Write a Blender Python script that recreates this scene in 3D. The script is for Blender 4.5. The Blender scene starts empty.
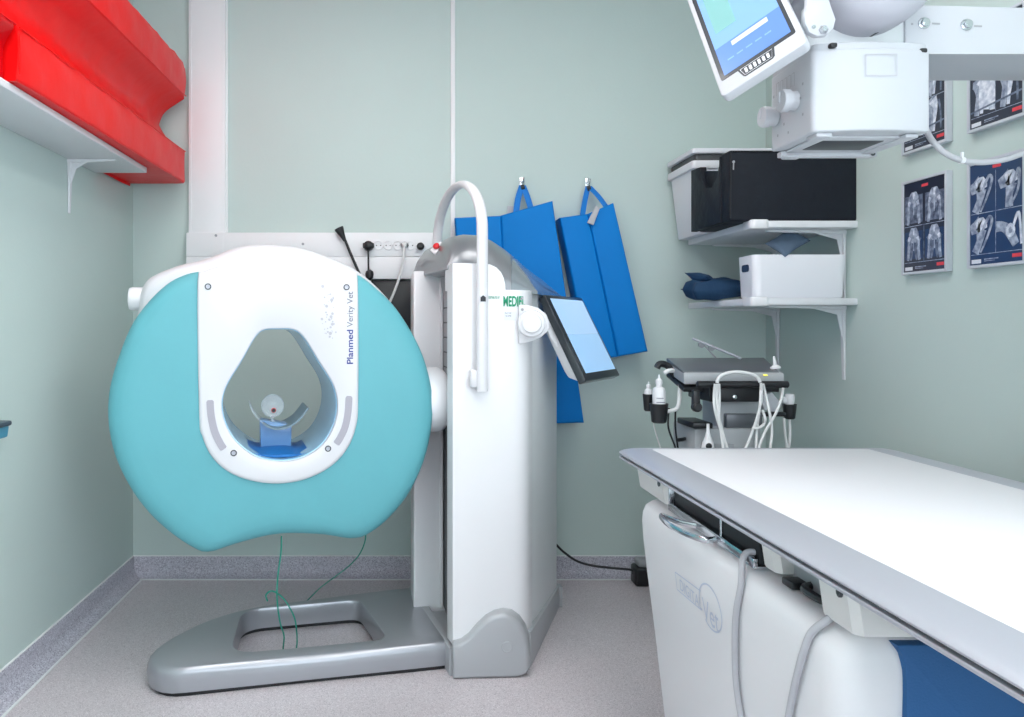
import bpy, bmesh, math, random
from mathutils import Vector, Matrix
random.seed(7)
C = bpy.context.scene.collection
PI = math.pi
F, CX, CY, EYE = 760.0, 400.0, 325.0, 1.18          # lens in pixels, vanishing point, eye height

# ------------------------------------------------------------------ geometry of the view (measuring aid)
def P(px, py, Y):
    return Vector(((px-CX)*Y/F, Y, EYE-(py-CY)*Y/F))
def PX(px, py, X):
    return P(px, py, X*F/(px-CX))
# scanner frame: turned 13 degrees
O2 = Vector((-.30, 2.60)); U2 = Vector((.9744, .2250)); V2 = Vector((-.2250, .9744))
def G(u, v, z):
    p = O2+U2*u+V2*v
    return Vector((p.x, p.y, z))
def GL(px, py, v):
    d = Vector(((px-CX)/F, 1.0)); t = (v+O2.dot(V2))/d.dot(V2)
    return ((d*t-O2).dot(U2), EYE-(py-CY)*t/F)

# ------------------------------------------------------------------ materials
def lin(c):
    return tuple((x/12.92 if x <= .04045 else ((x+.055)/1.055)**2.4) for x in c)
def rgb(r, g, b):
    return lin((r/255, g/255, b/255))+(1.0,)
def mat(name, col, rough=.45, metal=0, bump=0, bscale=60, var=0, coat=0, emit=None, estr=0, trans=0, alpha=1, spec=.5, detail=4):
    m = bpy.data.materials.new(name); m.use_nodes = True
    nt = m.node_tree; b = nt.nodes['Principled BSDF']
    b.inputs['Base Color'].default_value = col
    b.inputs['Roughness'].default_value = rough
    b.inputs['Metallic'].default_value = metal
    b.inputs['Specular IOR Level'].default_value = spec
    b.inputs['Coat Weight'].default_value = coat
    b.inputs['Transmission Weight'].default_value = trans
    b.inputs['Alpha'].default_value = alpha
    if emit:
        b.inputs['Emission Color'].default_value = emit; b.inputs['Emission Strength'].default_value = estr
    tc = nt.nodes.new('ShaderNodeTexCoord')
    if bump:
        n = nt.nodes.new('ShaderNodeTexNoise'); n.inputs['Scale'].default_value = bscale; n.inputs['Detail'].default_value = detail
        nt.links.new(tc.outputs['Object'], n.inputs['Vector'])
        bp = nt.nodes.new('ShaderNodeBump'); bp.inputs['Strength'].default_value = bump; bp.inputs['Distance'].default_value = .01
        nt.links.new(n.outputs['Fac'], bp.inputs['Height']); nt.links.new(bp.outputs['Normal'], b.inputs['Normal'])
    if var:
        n2 = nt.nodes.new('ShaderNodeTexNoise'); n2.inputs['Scale'].default_value = 3.1; n2.inputs['Detail'].default_value = 5
        nt.links.new(tc.outputs['Object'], n2.inputs['Vector'])
        r = nt.nodes.new('ShaderNodeMapRange'); r.inputs[1].default_value = .3; r.inputs[2].default_value = .7
        r.inputs[3].default_value = 1-var; r.inputs[4].default_value = 1+var
        nt.links.new(n2.outputs['Fac'], r.inputs['Value'])
        h = nt.nodes.new('ShaderNodeHueSaturation'); h.inputs['Color'].default_value = col
        nt.links.new(r.outputs[0], h.inputs['Value']); nt.links.new(h.outputs[0], b.inputs['Base Color'])
    return m
def speckle(name, cols, scale, rough):
    m = bpy.data.materials.new(name); m.use_nodes = True
    nt = m.node_tree; b = nt.nodes['Principled BSDF']; b.inputs['Roughness'].default_value = rough
    tc = nt.nodes.new('ShaderNodeTexCoord'); v = nt.nodes.new('ShaderNodeTexVoronoi'); v.inputs['Scale'].default_value = scale
    nt.links.new(tc.outputs['Object'], v.inputs['Vector'])
    cr = nt.nodes.new('ShaderNodeValToRGB'); cr.color_ramp.interpolation = 'CONSTANT'
    sep = nt.nodes.new('ShaderNodeSeparateColor'); nt.links.new(v.outputs['Color'], sep.inputs[0])
    nt.links.new(sep.outputs[0], cr.inputs[0])
    while len(cr.color_ramp.elements) < len(cols): cr.color_ramp.elements.new(.5)
    for e, (p, c) in zip(cr.color_ramp.elements, cols): e.position = p; e.color = c
    n = nt.nodes.new('ShaderNodeTexNoise'); n.inputs['Scale'].default_value = 1.7; n.inputs['Detail'].default_value = 5
    nt.links.new(tc.outputs['Object'], n.inputs['Vector'])
    r = nt.nodes.new('ShaderNodeMapRange'); r.inputs[1].default_value = .3; r.inputs[2].default_value = .7; r.inputs[3].default_value = .94; r.inputs[4].default_value = 1.05
    nt.links.new(n.outputs['Fac'], r.inputs['Value'])
    h = nt.nodes.new('ShaderNodeHueSaturation'); nt.links.new(cr.outputs[0], h.inputs['Color']); nt.links.new(r.outputs[0], h.inputs['Value'])
    nt.links.new(h.outputs[0], b.inputs['Base Color'])
    return m
M = {}
LAMP_FILL, FILL, FILL2 = 5.2, 1.7, 5.0  # strengths of the added ceiling panels, front fill and side fill
M['wall'] = mat('mint_wall', rgb(196, 213, 209), .55, bump=.04, bscale=90, var=.012)
M['ceiling'] = mat('ceiling_white', rgb(238, 240, 240), .8, bump=.05, bscale=120)
M['floor'] = speckle('grey_vinyl', [(0, rgb(172, 164, 169)), (.14, rgb(198, 190, 194)), (.62, rgb(206, 199, 202)), (.88, rgb(220, 214, 217))], 400, .3)
M['skirt'] = speckle('grey_vinyl_skirting', [(0, rgb(148, 147, 160)), (.22, rgb(176, 175, 187)), (.55, rgb(190, 189, 200)), (.88, rgb(208, 208, 217))], 300, .4)
M['seal'] = mat('seal_white', rgb(222, 226, 226), .5, bump=.02)
M['white'] = mat('white_plastic', rgb(234, 235, 238), .32, bump=.008, bscale=200, coat=.15)
M['gantry'] = mat('white_gantry_plastic', rgb(220, 221, 225), .32, bump=.008, bscale=200, coat=.15)
M['paint'] = mat('white_painted_metal', rgb(222, 225, 229), .4, bump=.02, bscale=180)
M['trunk'] = mat('white_trunking', rgb(240, 241, 243), .4, bump=.015, bscale=140)
M['offwhite'] = mat('warm_white_panel', rgb(226, 226, 224), .38, bump=.01, bscale=150)
M['topwhite'] = mat('table_laminate', rgb(224, 225, 229), .42, bump=.004, bscale=300)
M['lgrey'] = mat('light_grey_panel', rgb(224, 228, 230), .4, bump=.01, bscale=150, var=.01)
M['mgrey'] = mat('mid_grey', rgb(160, 163, 168), .5, bump=.02)
M['grip'] = mat('grey_rubber_strip', rgb(172, 170, 180), .6, bump=.05, bscale=200)
M['dgrey'] = mat('dark_grey', rgb(70, 74, 78), .5, bump=.02)
M['silver'] = mat('silver_paint', rgb(166, 169, 175), .28, metal=.5, bump=.01, bscale=300, coat=.25)
M['silver2'] = mat('silver_matte_paint', rgb(178, 181, 185), .4, metal=.2, bump=.01, bscale=300)
M['hood'] = mat('silver_hood', rgb(146, 148, 152), .3, metal=.55, bump=.01, bscale=200, coat=.3)
M['smoke'] = mat('smoked_hood', rgb(140, 148, 154), .2, metal=.35, coat=.4, bump=.01)
M['alu'] = mat('brushed_aluminium', rgb(184, 187, 196), .38, metal=.35, bump=.02, bscale=250)
M['chrome'] = mat('chrome', rgb(200, 203, 208), .16, metal=1, bump=.003)
M['teal'] = mat('aqua_cover', rgb(98, 174, 184), .5, bump=.06, bscale=14, var=.03)
M['bore'] = mat('pale_blue_bore', rgb(160, 208, 238), .25, bump=.01, coat=.4)
M['clear'] = mat('clear_plastic', rgb(236, 244, 250), .12, bump=.005, alpha=.26, coat=.5)
M['cradle'] = mat('grey_cradle_pad', rgb(128, 150, 160), .4, bump=.04)
M['cblue'] = mat('blue_cushion', rgb(28, 116, 188), .55, bump=.08, bscale=40)
M['cpost'] = mat('blue_grey_post', rgb(112, 158, 205), .35, bump=.02, coat=.3)
M['red'] = mat('red_vinyl', rgb(232, 10, 14), .36, bump=.30, bscale=11, coat=.04, spec=.22, var=.03, detail=2)
M['redd'] = mat('deep_red_vinyl', rgb(204, 3, 16), .4, bump=.25, bscale=9, coat=.04, spec=.22, detail=2)
M['stitch'] = mat('pink_stitching', rgb(245, 120, 118), .6, bump=.1)
M['mat'] = mat('blue_vinyl', rgb(0, 124, 206), .6, bump=.16, bscale=16, var=.03, detail=3, spec=.2)
M['strap'] = mat('blue_strap', rgb(6, 120, 206), .7, bump=.2, bscale=90)
M['tag'] = mat('pale_tag', rgb(190, 192, 196), .7, bump=.1)
M['black'] = mat('black_plastic', rgb(28, 30, 34), .4, bump=.02)
M['blackm'] = mat('black_mat', rgb(20, 24, 30), .6, bump=.03)
M['fabric'] = mat('black_nylon', rgb(24, 29, 38), .6, spec=.25, bump=.5, bscale=18, var=.05)
M['navy'] = mat('navy_fabric', rgb(18, 58, 92), .75, bump=.3, bscale=40, var=.05)
M['slate'] = mat('slate_fabric', rgb(86, 106, 128), .75, bump=.25, bscale=40, var=.04)
M['crate'] = mat('white_crate', rgb(232, 234, 240), .4, bump=.02)
M['hole'] = mat('dark_blue_hole', rgb(36, 60, 92), .8, bump=.02)
M['dblue'] = mat('dark_blue_panel', rgb(28, 92, 148), .55, bump=.12, bscale=300, var=.02)
M['cable'] = mat('grey_cable', rgb(188, 189, 195), .5, bump=.02)
M['wcable'] = mat('white_cable', rgb(226, 228, 228), .5, bump=.02)
M['green'] = mat('green_cord', rgb(40, 150, 130), .6, bump=.1)
M['screen'] = mat('tablet_screen', rgb(120, 165, 210), .12, coat=.6, emit=rgb(168, 206, 240), estr=.62, bump=.002)
M['screenl'] = mat('tablet_screen_pale', rgb(135, 175, 220), .12, coat=.6, emit=rgb(178, 208, 242), estr=.6, bump=.002)
M['bezel'] = mat('black_bezel', rgb(44, 50, 56), .28, coat=.4, bump=.005)
M['ledred'] = mat('red_button', rgb(215, 30, 40), .35, bump=.02, coat=.3)
M['tblue'] = mat('print_navy', rgb(48, 62, 140), .6, bump=.01)
M['tgrey'] = mat('print_grey', rgb(120, 124, 140), .6, bump=.01)
M['tfaint'] = mat('print_faint', rgb(190, 190, 198), .6, bump=.01)
M['tgreen'] = mat('print_green', rgb(30, 150, 110), .6, bump=.01)
M['tblk'] = mat('print_black', rgb(50, 52, 58), .6, bump=.01)
M['lblue'] = mat('print_pale_blue', rgb(200, 209, 226), .5, bump=.01)
M['film'] = mat('film_black', rgb(40, 46, 64), .3, bump=.004, var=.1)
M['film2'] = mat('film_blue', rgb(38, 62, 100), .3, bump=.004, var=.1)
M['bone1'] = mat('film_bone_dim', rgb(104, 116, 140), .3, bump=.06, bscale=120)
M['bone2'] = mat('film_bone_mid', rgb(158, 170, 190), .3, bump=.06, bscale=120)
M['bone3'] = mat('film_bone_bright', rgb(222, 228, 238), .3, bump=.06, bscale=120)
for k_, c0_, c1_ in (('bone1', (62, 72, 96), (128, 140, 162)), ('bone2', (104, 116, 142), (186, 196, 212)), ('bone3', (168, 180, 200), (236, 240, 248))):
    m_ = M[k_]; nt_ = m_.node_tree; tc_ = nt_.nodes.new('ShaderNodeTexCoord'); n_ = nt_.nodes.new('ShaderNodeTexNoise'); n_.inputs['Scale'].default_value = 55; n_.inputs['Detail'].default_value = 3
    cr_ = nt_.nodes.new('ShaderNodeValToRGB'); cr_.color_ramp.elements[0].position = .32; cr_.color_ramp.elements[1].position = .68
    cr_.color_ramp.elements[0].color = rgb(*c0_); cr_.color_ramp.elements[1].color = rgb(*c1_)
    nt_.links.new(tc_.outputs['Object'], n_.inputs['Vector']); nt_.links.new(n_.outputs['Fac'], cr_.inputs[0]); nt_.links.new(cr_.outputs[0], nt_.nodes['Principled BSDF'].inputs['Base Color'])
M['framec'] = mat('silver_frame', rgb(200, 206, 214), .4, metal=.1, bump=.01)
M['redtag'] = mat('print_red', rgb(226, 70, 80), .5, bump=.01)
M['wtag'] = mat('print_white', rgb(222, 226, 234), .5, bump=.01)
M['xgrey'] = mat('tube_grey', rgb(188, 188, 198), .4, bump=.01)
M['xpaint'] = mat('tube_white', rgb(198, 201, 207), .42, bump=.02, bscale=180)
M['scr_a'] = mat('monitor_base', rgb(64, 104, 176), .2, emit=rgb(140, 172, 226), estr=.45, bump=.002)
M['scr_b'] = mat('monitor_pale', rgb(96, 140, 196), .2, emit=rgb(164, 196, 234), estr=.42, bump=.002)
M['scr_c'] = mat('monitor_green', rgb(100, 150, 150), .2, emit=rgb(150, 195, 195), estr=.4, bump=.002)
M['lamp'] = mat('lamp_diffuser', rgb(250, 250, 250), .6, emit=(1.0, 0.985, .965, 1), estr=LAMP_FILL, bump=.001)  # glow of the added ceiling panels
M['daylight'] = mat('window_daylight', rgb(235, 242, 250), .6, emit=(.94, .97, 1.02, 1), estr=FILL, bump=.001)  # glow of the added front fill window
M['daylight2'] = mat('window_daylight_side', rgb(235, 242, 250), .6, emit=(.90, .96, 1.04, 1), estr=FILL2, bump=.001)  # glow of the added side fill window
M['tealbin'] = mat('teal_plastic', rgb(78, 150, 178), .45, bump=.02)
M['slatelid'] = mat('slate_plastic', rgb(60, 76, 92), .4, bump=.02)
M['usbody'] = mat('machine_grey', rgb(176, 180, 184), .45, bump=.02)
M['usdark'] = mat('machine_dark_grey', rgb(104, 108, 114), .35, metal=.2, bump=.01, coat=.2)
M['led'] = mat('yellow_led', rgb(230, 220, 60), .4, emit=rgb(230, 220, 60), estr=1, bump=.01)

# ------------------------------------------------------------------ builders
OFF = {}
def put(bm, t, mi=0):
    """merge a temporary bmesh into bm"""
    for f in t.faces: f.material_index = mi
    bmesh.ops.recalc_face_normals(t, faces=t.faces)
    me = bpy.data.meshes.new('tmp'); t.to_mesh(me); t.free(); bm.from_mesh(me); bpy.data.meshes.remove(me)
def new(): return bmesh.new()
def obj(name, bm, m, parent=None, angle=38):
    me = bpy.data.meshes.new(name)
    off = OFF[parent.name] if parent else None
    if off is None:
        lo = [min(v.co[i] for v in bm.verts) for i in range(3)]; hi = [max(v.co[i] for v in bm.verts) for i in range(3)]
        off = Vector(((lo[0]+hi[0])/2, (lo[1]+hi[1])/2, lo[2]))
        loc = off
    else: loc = Vector((0, 0, 0))
    for v in bm.verts: v.co -= off
    bm.to_mesh(me); bm.free()
    for x in (m if isinstance(m, (list, tuple)) else [m]): me.materials.append(M[x])
    me.shade_smooth(); me.set_sharp_from_angle(angle=math.radians(angle))
    o = bpy.data.objects.new(name, me); C.objects.link(o); o.location = loc
    if parent: o.parent = parent
    OFF[o.name] = off.copy()
    return o
def tag(o, label, cat, group=None):
    o['label'] = label; o['category'] = cat
    if group: o['group'] = group
    return o
def struct(o):
    o['kind'] = 'structure'; return o
def thing(name, label, cat, loc, group=None):
    o = bpy.data.objects.new(name, None); C.objects.link(o); o.location = loc; o.empty_display_size = .05
    OFF[o.name] = Vector(loc); return tag(o, label, cat, group)
def box(bm, lo, hi, bev=.004, seg=2, mi=0, X=None):
    t = new(); bmesh.ops.create_cube(t, size=1)
    lo, hi = Vector(lo), Vector(hi); c = (lo+hi)/2; s = hi-lo
    for v in t.verts: v.co = Vector((v.co.x*s.x+c.x, v.co.y*s.y+c.y, v.co.z*s.z+c.z))
    if bev: bmesh.ops.bevel(t, geom=t.edges[:], offset=min(bev, min(abs(k) for k in s)*.45), segments=seg, profile=.5, affect='EDGES')
    if X is not None: bmesh.ops.transform(t, matrix=X, verts=t.verts)
    put(bm, t, mi)
def prism(bm, a, b, bev=0, seg=3, mi=0, both=True):
    """solid between two matching 3D loops, cap edges bevelled"""
    t = new(); va = [t.verts.new(p) for p in a]; vb = [t.verts.new(p) for p in b]; n = len(va)
    fa = t.faces.new(va); fb = t.faces.new(vb[::-1])
    for i in range(n): t.faces.new((va[i], vb[i], vb[(i+1) % n], va[(i+1) % n]))
    bmesh.ops.recalc_face_normals(t, faces=t.faces)
    if bev:
        e = list(fa.edges)+(list(fb.edges) if both else [])
        bmesh.ops.bevel(t, geom=e, offset=bev, segments=seg, profile=.5, affect='EDGES', clamp_overlap=True)
    put(bm, t, mi)
def loft(bm, rings, cap=(True, True), closed=False, mi=0, cyc=True):
    t = new(); R = [[t.verts.new(p) for p in r] for r in rings]; n = len(R[0])
    for k in range(len(R) if closed else len(R)-1):
        A, B = R[k], R[(k+1) % len(R)]
        for i in range(n if cyc else n-1):
            j = (i+1) % n
            try: t.faces.new((A[i], A[j], B[j], B[i]))
            except ValueError: pass
    if not closed and cyc:
        if cap[0]: t.faces.new(R[0][::-1])
        if cap[1]: t.faces.new(R[-1])
    put(bm, t, mi)
def frame_axis(d):
    d = Vector(d).normalized(); h = Vector((0, 0, 1)) if abs(d.z) < .9 else Vector((0, 1, 0))
    a = h.cross(d).normalized(); return a, d.cross(a), d
def lathe(bm, prof, o, axis, seg=28, mi=0):
    a, b, d = frame_axis(axis); o = Vector(o)
    loft(bm, [[o+d*h+(a*math.cos(2*PI*i/seg)+b*math.sin(2*PI*i/seg))*max(r, .0004) for i in range(seg)] for r, h in prof], mi=mi)
def catmull(pts, n=8, closed=False):
    pts = [Vector(p) for p in pts]; out = []; L = len(pts)
    for i in range(L if closed else L-1):
        g = (lambda k: pts[k % L]) if closed else (lambda k: pts[max(0, min(L-1, k))])
        p0, p1, p2, p3 = g(i-1), g(i), g(i+1), g(i+2)
        for k in range(n):
            s = k/n
            out.append(.5*((2*p1)+(p2-p0)*s+(2*p0-5*p1+4*p2-p3)*s*s+(3*p1-p0-3*p2+p3)*s**3))
    if not closed: out.append(pts[-1])
    return out
def tube(bm, pts, r, seg=10, smooth=8, mi=0, flat=1.0, side=None):
    p = catmull(pts, smooth) if smooth else [Vector(q) for q in pts]
    rings = []; prev = None
    for i, q in enumerate(p):
        d = (p[min(i+1, len(p)-1)]-p[max(i-1, 0)]).normalized()
        if side is not None: a = (Vector(side)-d*Vector(side).dot(d)).normalized()
        elif prev is None: a = frame_axis(d)[0]
        else: a = (prev-d*prev.dot(d)).normalized()
        prev = a; b = d.cross(a)
        rr = r[min(i*len(r)//len(p), len(r)-1)] if isinstance(r, (list, tuple)) else r
        rings.append([q+a*math.cos(2*PI*k/seg)*rr+b*math.sin(2*PI*k/seg)*rr*flat for k in range(seg)])
    loft(bm, rings, mi=mi)
def roundpoly(pts, rad, seg=5):
    out = []; n = len(pts)
    for i in range(n):
        p = Vector(pts[i]); r = rad[i] if isinstance(rad, (list, tuple)) else rad
        a = (Vector(pts[i-1])-p); b = (Vector(pts[(i+1) % n])-p)
        r_ = min(r, a.length*.48, b.length*.48)
        if r_ < 1e-5: out.append(p); continue
        A = p+a.normalized()*r_; B = p+b.normalized()*r_
        for k in range(seg+1):
            s = k/seg; out.append(A*(1-s)**2+p*2*s*(1-s)+B*s*s)
    return out
def radial(loop, c, N):
    out = []
    for i in range(N):
        th = 2*PI*i/N; d = (math.cos(th), math.sin(th)); best = 0
        for k in range(len(loop)):
            x1, y1 = loop[k][0]-c[0], loop[k][1]-c[1]; x2, y2 = loop[(k+1) % len(loop)][0]-c[0], loop[(k+1) % len(loop)][1]-c[1]
            ex, ey = x2-x1, y2-y1; den = d[0]*ey-d[1]*ex
            if abs(den) < 1e-12: continue
            t = (x1*ey-y1*ex)/den; s = (x1*d[1]-y1*d[0])/den
            if t > 0 and -1e-9 <= s <= 1+1e-9: best = max(best, t)
        out.append(best)
    return out
def smooth_r(r, n=2):
    for _ in range(n): r = [(r[i-1]+2*r[i]+r[(i+1) % len(r)])/4 for i in range(len(r))]
    return r
def zpoly(bm, pts, z0, z1, bev=0, seg=3, mi=0, rad=0, both=False):
    q = roundpoly([Vector((p[0], p[1])) for p in pts], rad) if rad else [Vector((p[0], p[1])) for p in pts]
    prism(bm, [Vector((p.x, p.y, z1)) for p in q], [Vector((p.x, p.y, z0)) for p in q], bev, seg, mi, both)
def yplate(bm, pts, y0, y1, bev=.004, rad=0, seg=2, mi=0):
    """outline given as (x,z), solid from y0 (front) to y1"""
    q = roundpoly([Vector(p) for p in pts], rad) if rad else [Vector(p) for p in pts]
    prism(bm, [Vector((p.x, y0, p.y)) for p in q], [Vector((p.x, y1, p.y)) for p in q], bev, seg, mi)
def text(bm, s, size, o, ax, ay, mi=0, th=.0006, bold=0.0, align='LEFT', squeeze=1.0):
    cu = bpy.data.curves.new('txt', 'FONT'); cu.body = s; cu.size = 1; cu.extrude = 0; cu.offset = bold; cu.align_x = align; cu.align_y = 'CENTER'
    ob = bpy.data.objects.new('txt', cu); C.objects.link(ob)
    dg = bpy.context.evaluated_depsgraph_get(); me = bpy.data.meshes.new_from_object(ob.evaluated_get(dg))
    ax, ay = Vector(ax).normalized(), Vector(ay).normalized(); an = ax.cross(ay); o = Vector(o)
    t = new(); t.from_mesh(me)
    for v in t.verts: v.co = o+ax*v.co.x*size*squeeze+ay*v.co.y*size+an*th
    for f in t.faces: f.material_index = mi
    me2 = bpy.data.meshes.new('t2'); t.to_mesh(me2); t.free(); bm.from_mesh(me2)
    bpy.data.objects.remove(ob); bpy.data.meshes.remove(me); bpy.data.meshes.remove(me2); bpy.data.curves.remove(cu)
def ribbon(bm, pts, w, an, mi=0):
    """flat printed line of width w (number or list) on a surface with normal an"""
    t = new(); an = Vector(an).normalized(); L = []
    p = [Vector(q) for q in pts]
    for i, q in enumerate(p):
        d = (p[min(i+1, len(p)-1)]-p[max(0, i-1)]).normalized(); s = an.cross(d)
        ww = (w[i] if isinstance(w, (list, tuple)) else w)/2
        L.append((t.verts.new(q+s*ww), t.verts.new(q-s*ww)))
    for i in range(len(L)-1):
        t.faces.new((L[i][1], L[i+1][1], L[i+1][0], L[i][0]))
    for f in t.faces: f.material_index = mi
    me = bpy.data.meshes.new('tmp'); t.to_mesh(me); t.free(); bm.from_mesh(me); bpy.data.meshes.remove(me)
def face(bm, pts, mi=0):
    f = bm.faces.new([bm.verts.new(p) for p in pts]); f.material_index = mi; return f

# ------------------------------------------------------------------ the room
XL, XR, YB, YF, H = -1.2577, 1.724, 3.58, -1.6, 2.85
def room(name, lo, hi, m):
    b = new(); box(b, lo, hi, 0); return struct(obj(name, b, m))
room('floor', (XL-.12, YF-.12, -.1), (XR+.12, YB+.12, 0), 'floor')
room('ceiling', (XL-.12, YF-.12, H), (XR+.12, YB+.12, H+.1), 'ceiling')
room('wall_left', (XL-.12, YF-.12, 0), (XL, YB+.12, H), 'wall')
room('wall_right', (XR, YF-.12, 0), (XR+.12, YB+.12, H), 'wall')
room('wall_back', (XL, YB, 0), (XR, YB+.12, H), 'wall')
room('wall_front', (XL, YF-.12, 0), (XR, YF, H), 'wall')
def skirting(name, a, b, n):
    a, b, n = Vector(a), Vector(b), Vector(n)
    prof = [(0, .092), (.006, .092), (.008, .088), (.009, .045), (.013, .03), (.022, .016), (.036, .007), (.052, .003), (.06, .0015), (.06, 0), (0, 0)]
    q = new(); loft(q, [[e+n*x+Vector((0, 0, z)) for x, z in prof] for e in (a, b)])
    o = struct(obj(name, q, 'skirt', None, 50))
    q = new(); d = (b-a).normalized()
    prism(q, [a+n*.058+Vector((0, 0, .0035)), b+n*.058+Vector((0, 0, .0035)), b+n*.066+Vector((0, 0, .0025)), a+n*.066+Vector((0, 0, .0025))],
          [a+n*.058, b+n*.058, b+n*.066, a+n*.066])
    prism(q, [a+n*.0+Vector((0, 0, .0955)), b+Vector((0, 0, .0955)), b+n*.005+Vector((0, 0, .0945)), a+n*.005+Vector((0, 0, .0945))],
          [a+Vector((0, 0, .092)), b+Vector((0, 0, .092)), b+n*.006+Vector((0, 0, .092)), a+n*.006+Vector((0, 0, .092))])
    obj('weld_seam', q, 'seal', o)
skirting('baseboard_left', (XL, YF, 0), (XL, YB, 0), (1, 0, 0))
skirting('baseboard_right', (XR, YF, 0), (XR, YB, 0), (-1, 0, 0))
skirting('baseboard_back', (XL, YB, 0), (XR, YB, 0), (0, -1, 0))
b = new(); wx0, wx1, wz0, wz1 = -.95, 1.45, .75, 2.35  # unseen window added behind the camera as frontal fill light
for lo, hi in (((wx0-.05, YF, wz0-.05), (wx0, YF+.03, wz1+.05)), ((wx1, YF, wz0-.05), (wx1+.05, YF+.03, wz1+.05)), ((wx0, YF, wz0-.05), (wx1, YF+.03, wz0)), ((wx0, YF, wz1), (wx1, YF+.03, wz1+.05)), ((.23, YF, wz0), (.27, YF+.025, wz1))): box(b, lo, hi, .003)
wn = struct(obj('window_1', b, 'paint'))
b = new(); box(b, (wx0, YF+.002, wz0), (.23, YF+.008, wz1), 0); obj('pane', b, 'daylight', wn)
b = new(); box(b, (.27, YF+.002, wz0), (wx1, YF+.008, wz1), 0); obj('pane', b, 'daylight', wn)
b = new(); wy0, wy1 = -1.45, .05  # second unseen window, added to throw light onto the left wall
for lo, hi in (((XR-.03, wy0-.05, wz0-.05), (XR, wy0, wz1+.05)), ((XR-.03, wy1, wz0-.05), (XR, wy1+.05, wz1+.05)), ((XR-.03, wy0, wz0-.05), (XR, wy1, wz0)), ((XR-.03, wy0, wz1), (XR, wy1, wz1+.05)), ((XR-.025, -.72, wz0), (XR, -.68, wz1))): box(b, lo, hi, .003)
wn = struct(obj('window_2', b, 'paint'))
for ya, yb in ((wy0, -.72), (-.68, wy1)):
    b = new(); box(b, (XR-.008, ya, wz0), (XR-.002, yb, wz1), 0); obj('pane', b, 'daylight2', wn)
b = new(); x0, x1 = P(188.5, 0, 3.55).x, P(225.5, 0, 3.55).x
box(b, (x0, 3.548, 1.60), (x1, YB, H), .004); box(b, (x1-.002, 3.562, 1.614), (x1+.007, YB, H), .003)
box(b, (x0+.012, 3.5455, 1.62), (x0+.015, 3.549, H), 0); box(b, (x1-.015, 3.5455, 1.62), (x1-.012, 3.549, H), 0)
struct(obj('trim_1', b, 'trunk'))
b = new(); xs = P(453, 0, 3.57).x
box(b, (xs-.011, 3.573, .093), (xs+.011, YB, H), .003); struct(obj('trim_2', b, 'trunk'))
for k, (x, y, w, l) in enumerate([(-.4, .3, .6, 1.2), (.8, .3, .6, 1.2), (-.4, 1.8, .6, 1.2), (.8, 1.8, .6, 1.2)]):  # unseen light panels added to light the room evenly
    t = thing('ceiling_light', ['square ceiling light panel above the left front of the room', 'ceiling light panel above the near end of the table',
              'ceiling light panel above the round scanner', 'ceiling light panel above the far end of the table'][k], 'light', (x, y, H-.02))
    b = new(); w2, l2 = w/2, l/2
    box(b, (x-w2-.02, y-l2-.02, H-.02), (x-w2, y+l2+.02, H)); box(b, (x+w2, y-l2-.02, H-.02), (x+w2+.02, y+l2+.02, H))
    box(b, (x-w2, y-l2-.02, H-.02), (x+w2, y-l2, H)); box(b, (x-w2, y+l2, H-.02), (x+w2, y+l2+.02, H)); obj('frame', b, 'paint', t)
    b = new(); box(b, (x-w2, y-l2, H-.012), (x+w2, y+l2, H-.002), 0); obj('diffuser', b, 'lamp', t)

# ------------------------------------------------------------------ wiring trunking and plugs on the back wall
t = thing('wiring_trunking', 'long horizontal white wiring trunking with a row of power sockets on the back wall', 'trunking', (-.4, YB, 1.395))
xa, xb = P(186, 0, 3.535).x, .19
z0, z1, zm = P(0, 279, 3.535).z, P(0, 232.5, 3.535).z, P(0, 257, 3.535).z
b = new(); box(b, (xa, 3.535, zm+.002), (xb, YB, z1), .004); box(b, (xa, 3.535, z0), (xb, YB, zm-.001), .004); box(b, (xa, 3.54, z0+.01), (xb, YB, z1-.01), 0)
xj = P(223, 0, 3.535).x; box(b, (xj-.001, 3.5335, z0+.004), (xj+.001, 3.54, z1-.004), 0)
obj('casing', b, 'trunk', t)
def sx(px): return P(px, 0, 3.535).x
zs = P(0, 245.5, 3.535).z
for px in (378.6, 388.2, 398, 404.5, 410.6):
    b = new(); lathe(b, [(.022, 0), (.022, .004), (.019, .005), (.019, .001), (0, .001)], (sx(px), 3.5352, zs), (0, -1, 0))
    for d in (-.0095, .0095): lathe(b, [(.0028, .001), (.0028, .0022), (0, .0022)], (sx(px)+d, 3.5352, zs), (0, -1, 0), 10, 1)
    obj('socket', b, ['trunk', 'dgrey'], t)
for px, py in ((216, 235.5), (303, 244)):
    b = new(); lathe(b, [(.006, 0), (.006, .003), (.003, .004), (0, .002)], P(px, py, 3.535), (0, -1, 0), 14); obj('screw', b, 'mgrey', t)
# plugs
b = new(); c = P(368.5, 246, 3.52)
lathe(b, [(.023, -.012), (.024, 0), (.022, .02), (.014, .028), (0, .03)], (c.x, 3.52, c.z), (0, -1, 0)); box(b, (c.x-.026, 3.495, c.z-.012), (c.x+.026, 3.515, c.z+.013), .005)
tube(b, [(c.x, 3.5, c.z-.015), (c.x, 3.505, c.z-.06), P(368.5, 270, 3.51)], .0042); lathe(b, [(.006, .02), (.017, .012), (.02, 0), (.017, -.018), (.006, -.028)], P(369.5, 274, 3.505), (0, 0, 1))
tag(obj('power_plug', b, 'black'), 'black power plug with a short lead, left of the white sockets', 'plug')
b = new(); c = P(420.5, 246.5, 3.535)
lathe(b, [(.017, 0), (.018, .008), (.015, .022), (.009, .027), (0, .027)], (c.x, 3.534, c.z), (0, -1, 0))
tag(obj('power_plug', b, 'black'), 'round black plug at the right end of the socket row', 'plug')
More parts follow.
